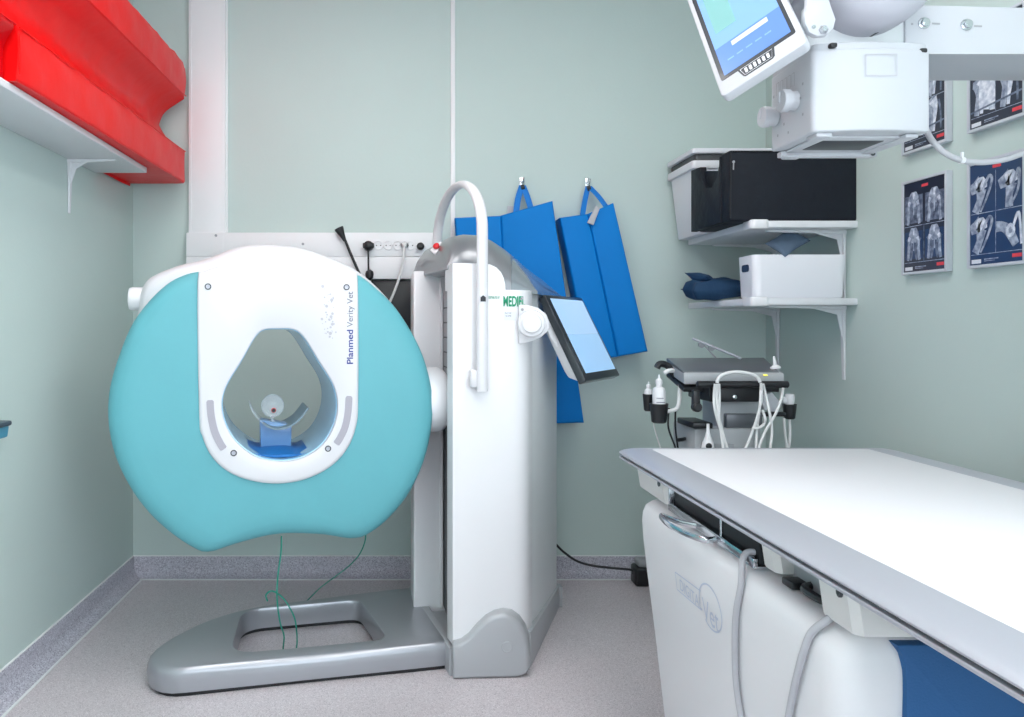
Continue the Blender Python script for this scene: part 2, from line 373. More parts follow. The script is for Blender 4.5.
b = new(); c = P(404.5, 245.5, 3.535)
lathe(b, [(.013, 0), (.013, .012), (.008, .022), (0, .024)], (c.x, 3.5318, c.z), (0, -1, 0))
tube(b, [(c.x, 3.512, c.z-.004), (c.x-.002, 3.505, c.z-.03), P(403, 262, 3.50), P(400, 275, 3.49), P(395, 290, 3.48), P(388, 306, 3.48)], .006)
tag(obj('white_power_cord', b, 'wcable'), 'white power cord plugged into the trunking and hanging behind the scanner', 'cord')
b = new()
tube(b, [P(360, 275, 3.50), P(352, 257, 3.50), P(345, 240, 3.50)], .0065); 
top = P(338.5, 227.5, 3.50); bot = P(345, 241, 3.50); ax = (top-bot).normalized()
lathe(b, [(.0065, 0), (.009, .01), (.013, .03), (.021, .058), (.022, .066), (.0, .064)], bot, ax, 20)
tube(b, [P(360, 275, 3.50), P(366, 290, 3.52), P(371, 306, 3.545)], .0065)
tag(obj('flared_rod', b, 'black'), 'thin black rod with a flared tip rising behind the round scanner', 'rod')
b = new(); a = P(371, 280, 3.545); c = P(413.5, 352, 3.545); box(b, (a.x, 3.545, c.z), (c.x+.02, YB, a.z), .006); box(b, (a.x+.012, 3.543, c.z+.012), (c.x+.008, 3.55, a.z-.012), .002, 2, 1)
tag(obj('black_wall_panel', b, ['blackm', 'black']), 'flat black panel below the trunking, beside the scanner column', 'panel')

# ------------------------------------------------------------------ left wall: shelf, red troughs, teal bin
t = thing('wall_shelf', 'long white shelf on the left wall carrying red troughs', 'shelf', (XL, 2.2, 1.808))
b = new(); box(b, (XL, .9, 1.808), (-1.045, 3.14, 1.83), .003); obj('board', b, 'paint', t)
def bracket(parent, root, out, down, arm, drop, w=.022, name='bracket'):
    b = new(); root, out = Vector(root), Vector(out); side = out.cross(Vector((0, 0, 1))).normalized()
    def bar(a, c, e, wid, th0, th1):  # tapered bar
        d = (c-a).normalized()
        prism(b, [a+side*wid/2, a-side*wid/2, c-side*wid/2*.7, c+side*wid/2*.7], [a+side*wid/2+e*th0, a-side*wid/2+e*th0, c-side*wid/2*.7+e*th1, c+side*wid/2*.7+e*th1], .002, 1)
    z = Vector((0, 0, -1))
    bar(root, root+out*arm, z, w, .016, .007); bar(root+out*.001, root+z*drop+out*.001, out, w, .014, .006)
    rib = [root+z*.008+out*.008, root+z*.008+out*arm*.45, root+z*.035+out*.032, root+z*drop*.5+out*.008]
    prism(b, [p+side*.003 for p in rib], [p-side*.003 for p in rib])
    for k in (.12, .85): lathe(b, [(.004, 0), (.004, .003), (0, .004)], root+z*drop*k+out*.012*(1-k*.5), out, 10)
    return obj(name, b, 'paint', parent)
for yy in (2.88, 1.6): bracket(t, (XL, yy, 1.808), (1, 0, 0), 0, .18, .205)
for yy in (2.0, 1.3): 
    b = new(); lathe(b, [(.004, 0), (.004, .002), (0, .003)], (-1.10, yy, 1.8078), (0, 0, -1), 10); obj('screw', b, 'mgrey', t)
def trough(y0, y1, lipx, name, m, label):
    prof0 = [(-1.2475, 1.84), (-1.245, 1.833), (-1.235, 1.8315), (-1.12, 1.8315), (lipx-.015, 1.832), (lipx-.004, 1.835), (lipx, 1.845), (lipx+.002, 1.91), (-.987, 1.962), (-.988, 1.974), (-1.0, 1.983), (-1.03, 1.999), (-1.065, 2.025), (-1.09, 2.06), (-1.1, 2.105),
             (-1.09, 2.145), (-1.065, 2.178), (-1.03, 2.202), (-.997, 2.222), (-.987, 2.230), (-.985, 2.245), (-.982, 2.31), (-.984, 2.362), (-.988, 2.374), (-1.0, 2.379), (-1.12, 2.382), (-1.235, 2.381), (-1.245, 2.379), (-1.2475, 2.37), (-1.2475, 2.1)]
    q = catmull([Vector((x, 0, z)) for x, z in prof0], 3, True)
    n = 34; rings = []
    rnd = random.Random(int(y0*10)); ph = [rnd.uniform(0, 6) for _ in range(6)]
    for k in range(n+1):
        y = y0+(y1-y0)*k/n; e = min(k, n-k); sh = .010 if e == 0 else (.003 if e == 1 else 0)
        r = []
        for i, p in enumerate(q):
            cx, cz = -1.12, 2.1
            wob = .0011*(math.sin(31*y+ph[0]+i*.35)+math.sin(57*y+ph[1]-i*.5)+.8*math.sin(19*y+ph[2]+i)) if p.x > -1.2 and p.z > 1.845 else 0
            if e <= 6 and p.x > -1.2 and p.z > 1.85: wob += .0014*math.sin(92*y+.5*i)
            dx, dz = p.x-cx, p.z-cz; d = max(math.hypot(dx, dz), .01)
            shr = -.022*(3.475-y)*max(0, (p.x+1.247)/.26)
            r.append(Vector((max(p.x-dx/d*sh+wob+shr, XL+.004), y, p.z-dz/d*sh*(1 if p.z > 1.9 else 0)+(wob*.4 if p.z > 1.9 else 0))))
        rings.append(r)
    t = thing(name, label, 'cushion', (-1.12, (y0+y1)/2, 1.83))
    b = new(); loft(b, rings); obj('cover', b, m, t, 60)
    b = new()
    for zx, zz in ((-.9855, 1.976), (-.9835, 2.231)):
        tube(b, [(zx-.001-.022*(3.475-(y0+(y1-y0)*k/10)), y0+(y1-y0)*k/10+ (.005 if k == 0 else -.005 if k == 10 else 0), zz+.001*math.sin(k*2)) for k in range(11)], .0022, 6, 2)
    for yy in (y0+.006,): tube(b, [(lipx+.001-.022*(3.475-yy), yy, 1.85), (lipx+.003-.022*(3.475-yy), yy, 1.91), (-.988-.022*(3.475-yy), yy, 1.968)], .0022, 6, 3)
    obj('seam_piping', b, m, t)
trough(2.03, 3.50, -.988, 'foam_trough', 'red', 'long red vinyl grooved foam trough at the far end of the left shelf')
trough(1.0, 2.02, -1.025, 'foam_trough', 'redd', 'deep red vinyl trough at the near end of the shelf, cut by the picture edge')
t = thing('wall_mounted_bin', 'small teal bin with a slate lid on the left wall at the picture edge', 'bin', (XL, 2.2, .78))
b = new(); z1 = P(0, 427, 2.33).z; zb = P(0, 438.5, 2.33).z
prism(b, [Vector(p) for p in ((XL, 1.95, z1), (-1.2165, 1.95, z1), (-1.2165, 2.365, z1), (XL, 2.365, z1))], [Vector(p) for p in ((XL, 1.97, zb), (-1.2185, 1.96, zb), (-1.2185, 2.358, zb), (XL, 2.358, zb))], .004, 2)
obj('bin_body', b, 'tealbin', t)
b = new(); box(b, (XL, 1.94, z1), (-1.209, 2.372, P(0, 421, 2.35).z), .006); obj('bin_lid', b, 'slatelid', t)

# ------------------------------------------------------------------ CT scanner
root = thing('ct_scanner', 'white veterinary CT scanner with round aqua gantry, silver base and tall white column', 'scanner', G(0, .15, 0))
# base
oc = (-.02, .185); N = 120
outer = roundpoly([Vector(p) for p in [(-.49, -.10), (.474, -.10), (.474, .47), (.2, .448), (-.119, .417), (-.25, .375), (-.38, .288), (-.50, .14), (-.553, .02)]], [.09, .008, .01, .1, .12, .1, .12, .12, .1], 7)
inner = roundpoly([Vector(p) for p in [(-.272, -.015), (.258, -.02), (.228, .372), (-.225, .366)]], [.09, .06, .05, .09], 7)
ro, ri = radial(outer, oc, N), radial(inner, oc, N)
def rr(r, c, f): return [f(c[0]+r[i]*math.cos(2*PI*i/N), c[1]+r[i]*math.sin(2*PI*i/N)) for i in range(N)]
def bring(r, d, z): return rr([max(x+d, .01) for x in r], oc, lambda u, v: G(u, v, z))
b = new()
loft(b, [bring(ro, 0, .014), bring(ro, .002, .05), bring(ro, 0, .068), bring(ro, -.005, .080), bring(ro, -.014, .088), bring(ro, -.028, .092), bring(ri, .014, .092), bring(ri, .004, .089), bring(ri, 0, .08), bring(ri, 0, .014)], closed=True)
obj('base_plate', b, 'silver', root, 45)
b = new(); loft(b, [bring(ro, -.012, .0), bring(ro, -.012, .02), bring(ri, .008, .02), bring(ri, .008, 0)], closed=True); obj('rubber_skirt', b, 'black', root)
# gantry
vF = -.065
px_teal = [(194.5, 272), (184, 275), (169, 282.5), (150.7, 299), (132, 324), (117.5, 359), (109, 391), (108, 423), (114.7, 455.6), (130, 488), (150.7, 515.5), (176, 537.6), (197, 550.5), (205, 552.5), (214, 551.5), (233.5, 545),
           (261, 537.6), (280, 534.5), (298, 534), (325, 535.3), (345, 538.5), (354, 538.8), (364.8, 536.5), (385.5, 522), (408.5, 494.8), (424.7, 460), (432.5, 423.4), (432.5, 391), (424.7, 359), (413, 333.6), (394.7, 306), (376, 287.6), (366, 279.5), (359.5, 275), (352, 275), (340, 275), (300, 275), (250, 274), (215, 273), (206, 272.5), (201, 271.5)]
px_panel = [(197.3, 285), (199, 415), (202, 436), (211, 456), (227, 471.5), (250, 481), (277.6, 484.2), (305, 480), (329.8, 468), (347, 450), (356.5, 427), (358.8, 396), (358.2, 281), (353, 271), (335, 264.5), (310, 261), (277, 259.8), (245, 261.5), (220, 266), (203, 272)]
px_bore = [(263.6, 329.4), (280, 328.6), (295, 329.4), (305.4, 338.8), (319.4, 361.5), (333.3, 384), (337.8, 404), (334.5, 425), (322.8, 445), (303, 458), (281, 461.8), (256.6, 457.3), (236, 442), (225.3, 424), (221.6, 403), (227, 384), (241, 361.5), (255, 337)]
px_shell = [(139, 312), (141, 293), (148, 279.5), (160, 273), (178, 266), (200, 261), (215, 256), (230, 249.5), (246, 246), (262, 245), (285, 246), (305, 249.5), (328, 257.5), (350, 267.5), (372, 284), (392, 306), (410, 333), (421, 359), (428, 391), (428, 423), (419, 458), (403, 492), (380, 516), (362, 530), (340, 530), (298, 527), (261, 529), (233, 536), (205, 543), (181, 530), (155, 509), (136, 484), (121, 453), (114, 423), (114.5, 391), (122, 359)]
def loc(pxs, v, n=4): return catmull([Vector((*GL(x, y, v), 0)) for x, y in pxs], n, True)
NG = 180; gc = GL(279, 408, vF)
r_t = radial(loc(px_teal, -.03, 5), gc, NG); r_p = radial(loc(px_panel, -.078, 4), gc, NG)
r_b = smooth_r(radial(loc(px_bore, -.078, 5), gc, NG)); r_s = smooth_r(radial(loc(px_shell, .12, 4), gc, NG), 1)
def gr(r, d, v): return [G(gc[0]+max(r[i]+d, .01)*math.cos(2*PI*i/NG), v, gc[1]+max(r[i]+d, .01)*math.sin(2*PI*i/NG)) for i in range(NG)]
b = new()
loft(b, [gr(r_t, -.02, .055), gr(r_t, -.006, .045), gr(r_t, 0, .02), gr(r_t, 0, -.018), gr(r_t, -.004, -.034), gr(r_t, -.013, -.046), gr(r_t, -.028, -.056), gr(r_t, -.05, -.062), gr(r_t, -.085, -.065), gr(r_b, .03, -.065), gr(r_b, .03, .055)], closed=True)
obj('padded_front', b, 'teal', root, 60)
b = new()
loft(b, [gr(r_p, 0, .03), gr(r_p, 0, -.068), gr(r_p, -.002, -.073), gr(r_p, -.006, -.0765), gr(r_p, -.014, -.078), gr(r_b, .006, -.078), gr(r_b, .001, -.076), gr(r_b, 0, -.07), gr(r_b, 0, -.05), gr(r_b, .02, .03)], closed=True)
obj('face_panel', b, 'gantry', root, 50)
b = new()
loft(b, [gr(r_s, -.06, .028), gr(r_s, -.028, .034), gr(r_s, -.012, .05), gr(r_s, -.003, .08), gr(r_s, 0, .12), gr(r_s, -.004, .24), gr(r_s, -.014, .29), gr(r_s, -.03, .318), gr(r_s, -.07, .335), gr(r_b, .02, .335), gr(r_b, .008, .325), gr(r_b, .008, .028)], closed=True)
obj('rear_shell', b, 'gantry', root, 50)
b = new(); loft(b, [gr(r_b, .004, -.06), gr(r_b, -.003, -.058), gr(r_b, -.003, .336), gr(r_b, .012, .34), gr(r_b, .012, .33), gr(r_b, .004, .32)], closed=True); obj('bore_liner', b, 'bore', root, 50)
def gpx(px, py, v):
    u, z = GL(px, py, v); return G(u, v, z)
nF = -Vector((V2.x, V2.y, 0)); uF = Vector((U2.x, U2.y, 0)); ZZ = Vector((0, 0, 1))
for px, py in ((208, 286.6), (346.5, 287.2), (233.7, 453), (328, 448.6)):
    b = new(); lathe(b, [(.0105, -.002), (.0105, .002), (.009, .0035), (.007, .0030), (.007, .0)], gpx(px, py, -.078), nF, 18, 1); lathe(b, [(.0068, -.001), (.0068, .0022), (.004, .0022), (.0032, .0005), (0, .0005)], gpx(px, py, -.078), nF, 18); obj('panel_screw', b, ['alu', 'dgrey'], root)
for ptsx in ([(210, 400), (211, 415), (214.5, 431), (220, 443), (224, 449)], [(349, 396), (348, 412), (345, 427), (340, 438), (336, 444)]):
    b = new(); p = catmull([gpx(x, y, -.0782) for x, y in ptsx], 6); rings = []
    for i, q in enumerate(p):
        d = (p[min(i+1, len(p)-1)]-p[max(i-1, 0)]).normalized(); s = d.cross(nF); w = .0115 if 0 < i < len(p)-1 else .007
        rings.append([q+s*w, q+s*w+nF*.002, q-s*w+nF*.002, q-s*w])
    loft(b, rings); obj('grip_strip', b, 'grip', root)
b = new(); o = gpx(350.3, 364.5, -.0782); w1 = (gpx(350.3, 314, -.0782)-o).length; text(b, 'Planmed', .0295, o, ZZ, -uF, 0, bold=.016, squeeze=1.17); 
obj('maker_lettering', b, 'tblue', root)
b = new(); text(b, 'Verity Vet', .0285, gpx(350.3, 327, -.0782), ZZ, -uF, 0, bold=.006)
obj('model_lettering', b, 'tgrey', root)
b = new(); rnd = random.Random(3)
for k in range(46):
    s = rnd.random(); x = 322+26*math.sin(s*2.2)*(.3+.7*rnd.random()); y = 284+s*56
    x = 318+14*rnd.random()+6*s
    o = gpx(x, y, -.0783); r = .0016+.0042*rnd.random()**2
    face(b, [o+(uF*math.cos(a)+ZZ*math.sin(a))*r+nF*.0002 for a in [-2*PI*i/10 for i in range(10)]][::-1])
obj('dotted_print', b, 'tfaint', root)
# side knob and bulge
b = new(); o = gpx(146, 299, .13); lathe(b, [(.030, -.02), (.030, .0), (.038, .004), (.040, .012), (.040, .044), (.036, .054), (.02, .058), (0, .059)], o, -uF, 30); obj('side_knob', b, 'white', root)
# arm from gantry to column
b = new(); u0, z0 = GL(440, 398, .12); u9 = .497; us = .33
lathe(b, [(.09, 0), (.115, .02), (.118, u9-us-.035), (.112, u9-us-.018), (.098, u9-us-.006), (.08, u9-us), (0, u9-us)], G(us, .075, z0), uF, 40)
obj('gantry_arm', b, 'white', root, 50)
# column
Lf = Vector((-.225, .9744)); Rt = Vector((.36, .933))
A = Vector((.178, 2.565)); Bc = Vector((.434, 2.605)); D = A+Lf*.60; Cc = Bc+Rt*.64
zt = 1.30
fa = (Bc-A).normalized(); fn = Vector((fa.y, -fa.x))
b = new()
zpoly(b, [A, Bc, Bc+Rt*.10, A+Lf*.068+Vector((.10, .04)), A+Lf*.068+Vector((.012, .004)), A+Lf*.068], .10, zt, 0, 3, rad=[.004, .06, .004, .01, .004, .003])
pl = [(0.0, 1.2995), (.184, 1.2995), (.183, 1.318), (.178, 1.340), (.168, 1.360), (.152, 1.376), (.130, 1.386), (.108, 1.389), (0.0, 1.389)]
prism(b, [Vector((*(A+fa*s), z)) for s, z in pl], [Vector((*(A+fa*s-fn*.12), z)) for s, z in pl], 0)
obj('column_cover', b, 'white', root, 40)
b = new()
zpoly(b, [Bc+Rt*.075-Vector((.012, 0)), Bc+Rt*.2-Vector((.004, 0)), Cc, D+Vector((.12, .02)), Vector((.255, 2.97)), Vector((.27, 2.66))], .06, zt, .006, 2, rad=[.01, .01, .03, .02, .01, .01])
obj('side_panel', b, 'lgrey', root)
b = new(); r0, r1 = P(413.5, 0, 2.93), P(442.5, 0, 2.955)
zpoly(b, [(r0.x, 2.93), (r1.x, 2.955), (r1.x+.09, 2.97), D+Vector((.12, .02)), D], .06, 1.388, .005, 2, rad=[.008, .006, .01, .02, .03])
zpoly(b, [(P(439.5, 0, 2.94).x, 2.935), (P(440.5, 0, 2.94).x, 2.930), (P(442.5, 0, 2.95).x, 2.932), (P(443.2, 0, 2.95).x, 2.955)], .09, 1.37, .001, 1)
obj('guide_rail', b, 'white', root)
b = new()
tA, tB = Vector((.196, 2.635)), Vector((.168, 2.96))
zpoly(b, [tA, tB, (.26, 2.96), (.27, 2.66)], .09, 1.37)
nt_ = Vector((-.996, -.086))*.003
for k in range(10):
    z = .80+k*.056
    q = [Vector((*p, zz)) for p, zz in ((tA+nt_, z), (tB+nt_, z), (tB+nt_, z+.050), (tA+nt_, z+.050))]
    prism(b, q, [p-Vector((*nt_, 0))*1.5 for p in q], 0, 1, 1)
obj('lift_track', b, ['dgrey', 'mgrey'], root)
# skirt round the column
b = new()
def skirt3(p, q, z0, z1a, z1b, th): 
    n = Vector((-(q-p).y, (q-p).x)).normalized()*th
    prism(b, [Vector((*p, z0)), Vector((*q, z0)), Vector((*q, z1b)), Vector((*p, z1a))], [Vector((*(p+n), z0)), Vector((*(q+n), z0)), Vector((*(q+n), z1b)), Vector((*(p+n), z1a))], .003, 2)
skirt3(Bc+Rt*.02+Vector((.012, 0)), Cc+Vector((.016, .012)), .0, .12, .085, .05)
skirt3(D+Vector((-.006, 0)), A+Vector((-.012, -.01)), .0, .092, .092, .03)
skirt3(Cc+Vector((.012, .014)), D+Vector((-.005, .018)), .0, .085, .085, .04)
zpoly(b, [A, Bc, Cc, D], .0, .07)
obj('column_skirt', b, 'silver2', root)
# wheel cover
b = new(); y0, y1 = 2.525, 2.66
ol = [(452.5, 677), (452, 642), (460, 640.5), (468, 635), (476, 626), (485, 618), (494, 613.5), (503, 612), (512, 614), (520, 620.5), (526, 631), (530, 645), (531, 668), (527, 674), (519, 677)]
pts = [P(x, y, y0) for x, y in ol]; pts = [Vector((p.x, p.z)) for p in pts]; zmn = min(p.y for p in pts)
pts = [Vector((p.x, max(p.y-zmn, 0)*1.0)) for p in pts]
prism(b, [Vector((p.x, y0+.06*(p.x-.18), p.y)) for p in pts], [Vector((p.x+.02, y1, p.y)) for p in pts], .016, 4)
c = Vector((.357, y0+.06*(.357-.18), .105)); lathe(b, [(.019, -.004), (.019, .0012), (.016, .0022), (.015, .001), (0, .001)], c, (0, -1, 0), 24)
obj('foot_cover', b, 'silver2', root, 45)
# hood
def hoodpt(s, t):
    L = A+Lf*(.065+.52*t); R = Bc+Rt*(.09+.55*t)+Vector((.02, 0))
    p = L*(1-s)+R*s
    zb = 1.386*(1-s)+1.30*s
    prof = [(0, 1.388), (.025, 1.442), (.07, 1.482), (.14, 1.505), (.25, 1.517), (.38, 1.515), (.5, 1.497), (.62, 1.464), (.74, 1.423), (.86, 1.372), (.94, 1.334), (1, 1.302)]
    for (a, za), (c, zc) in zip(prof, prof[1:]):
        if a <= s <= c: z = za+(zc-za)*(s-a)/(c-a); break
    x = min(1, t/.42); g = math.sqrt(max(0, 1-(1-x)**2.3)); x2 = min(1, (1-t)/.1); g *= math.sqrt(max(0, 1-(1-x2)**2))
    return Vector((p.x, p.y, zb+(z-zb)*g))
def hood(s0, s1, n, m, name):
    rows = []
    for i in range(n+1):
        s = s0+(s1-s0)*i/n
        r = [hoodpt(s, (k/40)**1.5) for k in range(41)]
        zb = 1.386*(1-s)+1.30*s-.012 if s < .13 else 1.29
        r += [Vector((r[-1].x, r[-1].y, zb)), Vector((r[0].x, r[0].y, zb))]
        rows.append(r)
    b = new(); loft(b, rows); return obj(name, b, m, root, 50)
hd = hood(0, .70, 30, 'hood', 'top_hood'); hood(.703, 1, 14, 'smoke', 'hood_visor')
# emergency button
b = new(); q = P(436, 249.5, 2.86)
hq = min((hoodpt(s/60, tt/60) for s in range(2, 40) for tt in range(1, 24)), key=lambda w: ((w.x/w.y*F+CX)-436)**2+((CY-(w.z-EYE)/w.y*F)-250)**2)
nrm = Vector((-.42, -.72, .55)).normalized()
box(b, (-.026, -.016, -.006), (.026, .016, .008), .004, 2, 0, Matrix.Translation(hq)@nrm.to_track_quat('Z', 'Y').to_matrix().to_4x4()@Matrix.Rotation(.9, 4, 'Z'))
ob = obj('emergency_button', b, 'white', root)
b = new(); lathe(b, [(.008, 0), (.008, .010), (.012, .011), (.0125, .018), (.010, .021), (0, .022)], hq, nrm, 20); obj('button_cap', b, 'ledred', ob)
# handle arch
b = new(); pth = [G(.549, .375, 1.44), G(.549, .377, 1.50)]
for k in range(1, 24):
    th = PI*k/24; pth.append(G(.549, .098+.279*math.cos(th), 1.50+.195*math.sin(th)))
pth += [G(.549, -.181, z) for z in (1.50, 1.40, 1.25, 1.1, 1.0, .968, .958)]
tube(b, pth, .0195, 16, 2, 0, .72, U2.to_3d())
box(b, (-.012, -.02, -.03), (.012, .02, .03), .006, 2, 0, Matrix.Translation(G(.523, -.165, 1.0)))
ha = obj('handle_arch', b, 'gantry', root, 60)
b = new(); hp = [(480.5, 301.5), (485.8, 301.5), (485.8, 297.3), (483.1, 295.2), (480.5, 297.3)]
prism(b, [gpx(x, y, -.1962) for x, y in hp], [gpx(x, y, -.1945) for x, y in hp]); obj('house_mark', b, 'tblk', ha)
# lettering on the column
def colfront(px, py, d=.0012):
    # point on the flat column front
    dx = Vector(((px-CX)/F, 1.0)); n = fn; t_ = (A+fn*d).dot(n)/dx.dot(n)
    return Vector((dx.x*t_, t_, EYE-(py-CY)*t_/F))
fa3 = Vector((fa.x, fa.y, 0))
b = new(); k_ = lambda px, py: colfront(px, py)
text(b, 'DISTRIBUTED BY', .0125, k_(488.6, 297.6), fa3, ZZ, 1, bold=.01, squeeze=.42)
text(b, 'MEDIEL', .048, k_(503, 301.8), fa3, ZZ, 1, bold=.03, squeeze=.50)
prism(b, [k_(504, 311.5), k_(516, 311.2), k_(516, 320.5), k_(504, 320.8)], [colfront(x, y, .0003) for x, y in ((504, 311.5), (516, 311.2), (516, 320.5), (504, 320.8))], 0, 1, 2)
text(b, 'Made in Finland', .006, colfront(504.8, 313, .0014), fa3, ZZ, 0, squeeze=.62); text(b, 'CE 0598', .006, colfront(505.2, 316, .0014), fa3, ZZ, 0)
obj('column_lettering', b, ['tblk', 'tgreen', 'wtag'], root)
# screen mount with dial
b = new(); yk = 2.60
yplate(b, [(P(x, y, yk).x, P(x, y, yk).z) for x, y in [(518.5, 344), (518.5, 304.5), (527, 305), (538, 308), (546, 314.5), (549, 323), (547, 331.5), (540, 337.5), (530, 341.5)]], yk-.012, yk+.022, .004, .006)
ob = obj('dial_plate', b, 'gantry', root)
b = new(); lathe(b, [(.046, 0), (.047, .012), (.044, .02), (.034, .022), (.033, .026), (.03, .029), (0, .030)], P(531, 323.5, yk-.012), (-.06, -1, 0), 40)
obj('dial', b, 'gantry', ob, 30)
b = new(); 
lathe(b, [(.005, -.002), (.005, .003), (.003, .004), (0, .003)], P(522.3, 309.5, yk-.012), (0, -1, 0), 12); obj('mount_screw', b, 'mgrey', ob)
b = new(); lathe(b, [(.005, -.004), (.005, .003), (.003, .004), (0, .003)], colfront(522, 298, .0), (0, -1, 0), 12); obj('cover_screw', b, 'mgrey', root)
box_b = new(); q0 = P(541, 318, 2.66); q1 = P(560, 345, 2.86)
arm2 = [(541, 312), (552, 314), (566, 340), (584, 368), (574, 372), (560, 352), (550, 338)]
prism(box_b, [P(x, y, 2.80) for x, y in arm2], [P(x, y, 2.87) for x, y in arm2], .006, 2)
obj('screen_arm', box_b, 'white', root)
# tablet screen
TL = Vector((.533, 2.80, 1.293)); hh = Vector((.55, .835, 0)).normalized(); ss = Vector((.132, -.087, -.315)); ss -= hh*ss.dot(hh); Ls = .352; ss.normalize(); nn = ss.cross(hh).normalized()
if nn.z < 0: nn = -nn
W = .392
def tp(a, c, d): return TL+hh*a+ss*c+nn*d
def tplate(b, a0, a1, c0, c1, d0, d1, rad, bev, mi=0):
    q = roundpoly([Vector(p) for p in ((a0, c0), (a1, c0), (a1, c1), (a0, c1))], rad)
    prism(b, [tp(p.x, p.y, d1) for p in q], [tp(p.x, p.y, d0) for p in q], bev, 2, mi)
b = new(); tplate(b, 0, W, 0, Ls, -.030, 0, .008, .004); mon = obj('tablet_screen', b, 'bezel', root)
b = new(); tplate(b, .034, W-.02, .016, Ls*.47, -.002, .0012, .002, 0); tplate(b, .034, W-.02, Ls*.472, Ls-.030, -.002, .0012, .002, 0, 1)
obj('display', b, ['screenl', 'screen'], mon)
b = new()
q = [(0.02, .10), (.02, Ls-.03), (.03, Ls-.008), (W-.03, Ls-.008), (W-.02, Ls-.03), (W-.02, .10)]
prism(b, [tp(x, y, -.0295) for x, y in q], [tp(x*.9+.02, y*.97+.006 if y < .2 else y-.04, -.075) for x, y in q], .012, 3)
obj('rear_cover', b, 'white', mon)

# cradle standing inside the bore
cr = thing('positioning_cradle', 'small blue padded positioning cradle with a clear disc inside the scanner bore', 'cradle', gpx(275, 455, .12))
b = new()
pad = [(247, 461), (251, 453), (256, 448.5), (264, 446), (274, 445), (284, 445.5), (290, 447.5), (297, 453), (303, 461)]
zlow = lambda u: None
f_ = [gpx(x, y, .02) for x, y in pad]
def bore_floor(u):
    best = 9
    for i in range(NG):
        x = gc[0]+r_b[i]*math.cos(2*PI*i/NG); z = gc[1]+r_b[i]*math.sin(2*PI*i/NG)
        if abs(x-u) < .012 and z < best: best = z
    return best+.006
zt_ = GL(275, 446, .10)[1]
rings = []
for k in range(13):
    u = GL(246, 450, .1)[0]+(GL(305, 450, .1)[0]-GL(246, 450, .1)[0])*k/12
    zf = bore_floor(u); top = max(zf+.004, zt_-.05*abs(k/6-1)**4)
    rings.append([G(u, -.03, zf), G(u, -.03, zf+(top-zf)*.5), G(u, 0.0, top-.006), G(u, .05, top), G(u, .22, top), G(u, .25, top-.01), G(u, .26, zf)])
loft(b, rings); obj('cushion_base', b, 'cblue', cr, 60)
b = new(); u0, zz0 = GL(260, 446, .16); u1, zz1 = GL(290, 423, .16)
zp0 = zt_-.004
prism(b, [G(u0, .11, zp0), G(u1, .11, zp0), G(u1+.002, .11, zz1), G(u0-.002, .11, zz1+.02)], [G(u0, .19, zp0), G(u1, .19, zp0), G(u1, .19, zz1), G(u0, .19, zz1+.02)], .004, 2); obj('post', b, 'cpost', cr)
b = new(); arc = [(249, 405), (253, 413), (259, 420), (267, 426), (276, 428.5), (286, 427), (296, 421.5), (303, 414), (308, 407)]
arcs = catmull([Vector((*GL(x, y, .10), 0)) for x, y in arc], 4)
rings = []
cc = (sum(a.x for a in arcs)/len(arcs), GL(276, 398, .1)[1])
for a in arcs:
    dx, dz = cc[0]-a.x, cc[1]-a.y; l = math.hypot(dx, dz); dx, dz = dx/l*.006, dz/l*.006
    rings.append([G(a.x, .06, a.y), G(a.x, .25, a.y), G(a.x+dx, .25, a.y+dz), G(a.x+dx, .06, a.y+dz)])
h = len(rings)//2
loft(b, rings[h-6:]); obj('pad_half', b, 'cradle', cr)
b = new(); loft(b, rings[:h-5]); obj('clear_half', b, 'clear', cr)
b = new(); o = gpx(272.5, 405.5, .12); rd = .040
lathe(b, [(rd*.4, -.01), (rd, 0), (rd*1.03, .006), (rd*.97, .012), (rd*.90, .006), (rd*.66, .003), (rd*.62, .010), (rd*.54, .010), (rd*.5, .004), (rd*.3, .007), (0, .007)], o, nF, 36); 
pts = [o-ZZ*.036, gpx(272.5, 423.5, .12)]; tube(b, pts, .006, 8, 0)
ds = obj('clear_disc', b, 'clear', cr)
b = new(); lathe(b, [(.0085, .006), (.0085, .012), (.006, .0125), (0, .0125)], gpx(273.5, 410, .12), nF, 18); lathe(b, [(.0065, .012), (.0065, .014), (0, .014)], gpx(273.5, 410, .12), nF, 14, 1); obj('pivot_screw', b, ['ledred', 'black'], ds)
# cords hanging from the gantry
b = new(); tube(b, [gpx(281.5, 536, .03), gpx(281, 552, .03), gpx(278, 575, .04), gpx(277, 598, .05), gpx(280, 622, .08), gpx(284, 636, .10), G(-.085, .15, .004), G(-.04, .17, .004), gpx(296, 625, .13), gpx(291, 610, .13), gpx(282, 597, .14), gpx(272, 591, .15), gpx(266, 595, .16), gpx(267.5, 601, .17)], .0028, 8, 8)
tag(obj('green_cord', b, 'green'), 'thin green cord looping from the gantry underside into the base opening', 'cord')
b = new(); tube(b, [gpx(366, 533, .03), P(364.5, 543, 2.70), P(359, 555, 2.78), P(349, 566, 2.90), P(336, 576, 3.0), P(320, 588, 3.08), (-.42, 3.14, .012), (-.50, 3.12, .003), (-.58, 3.14, .003)], .0024, 8, 8)
tag(obj('green_cord', b, 'green'), 'short faint green cord trailing from the lower right of the gantry to the floor', 'cord')

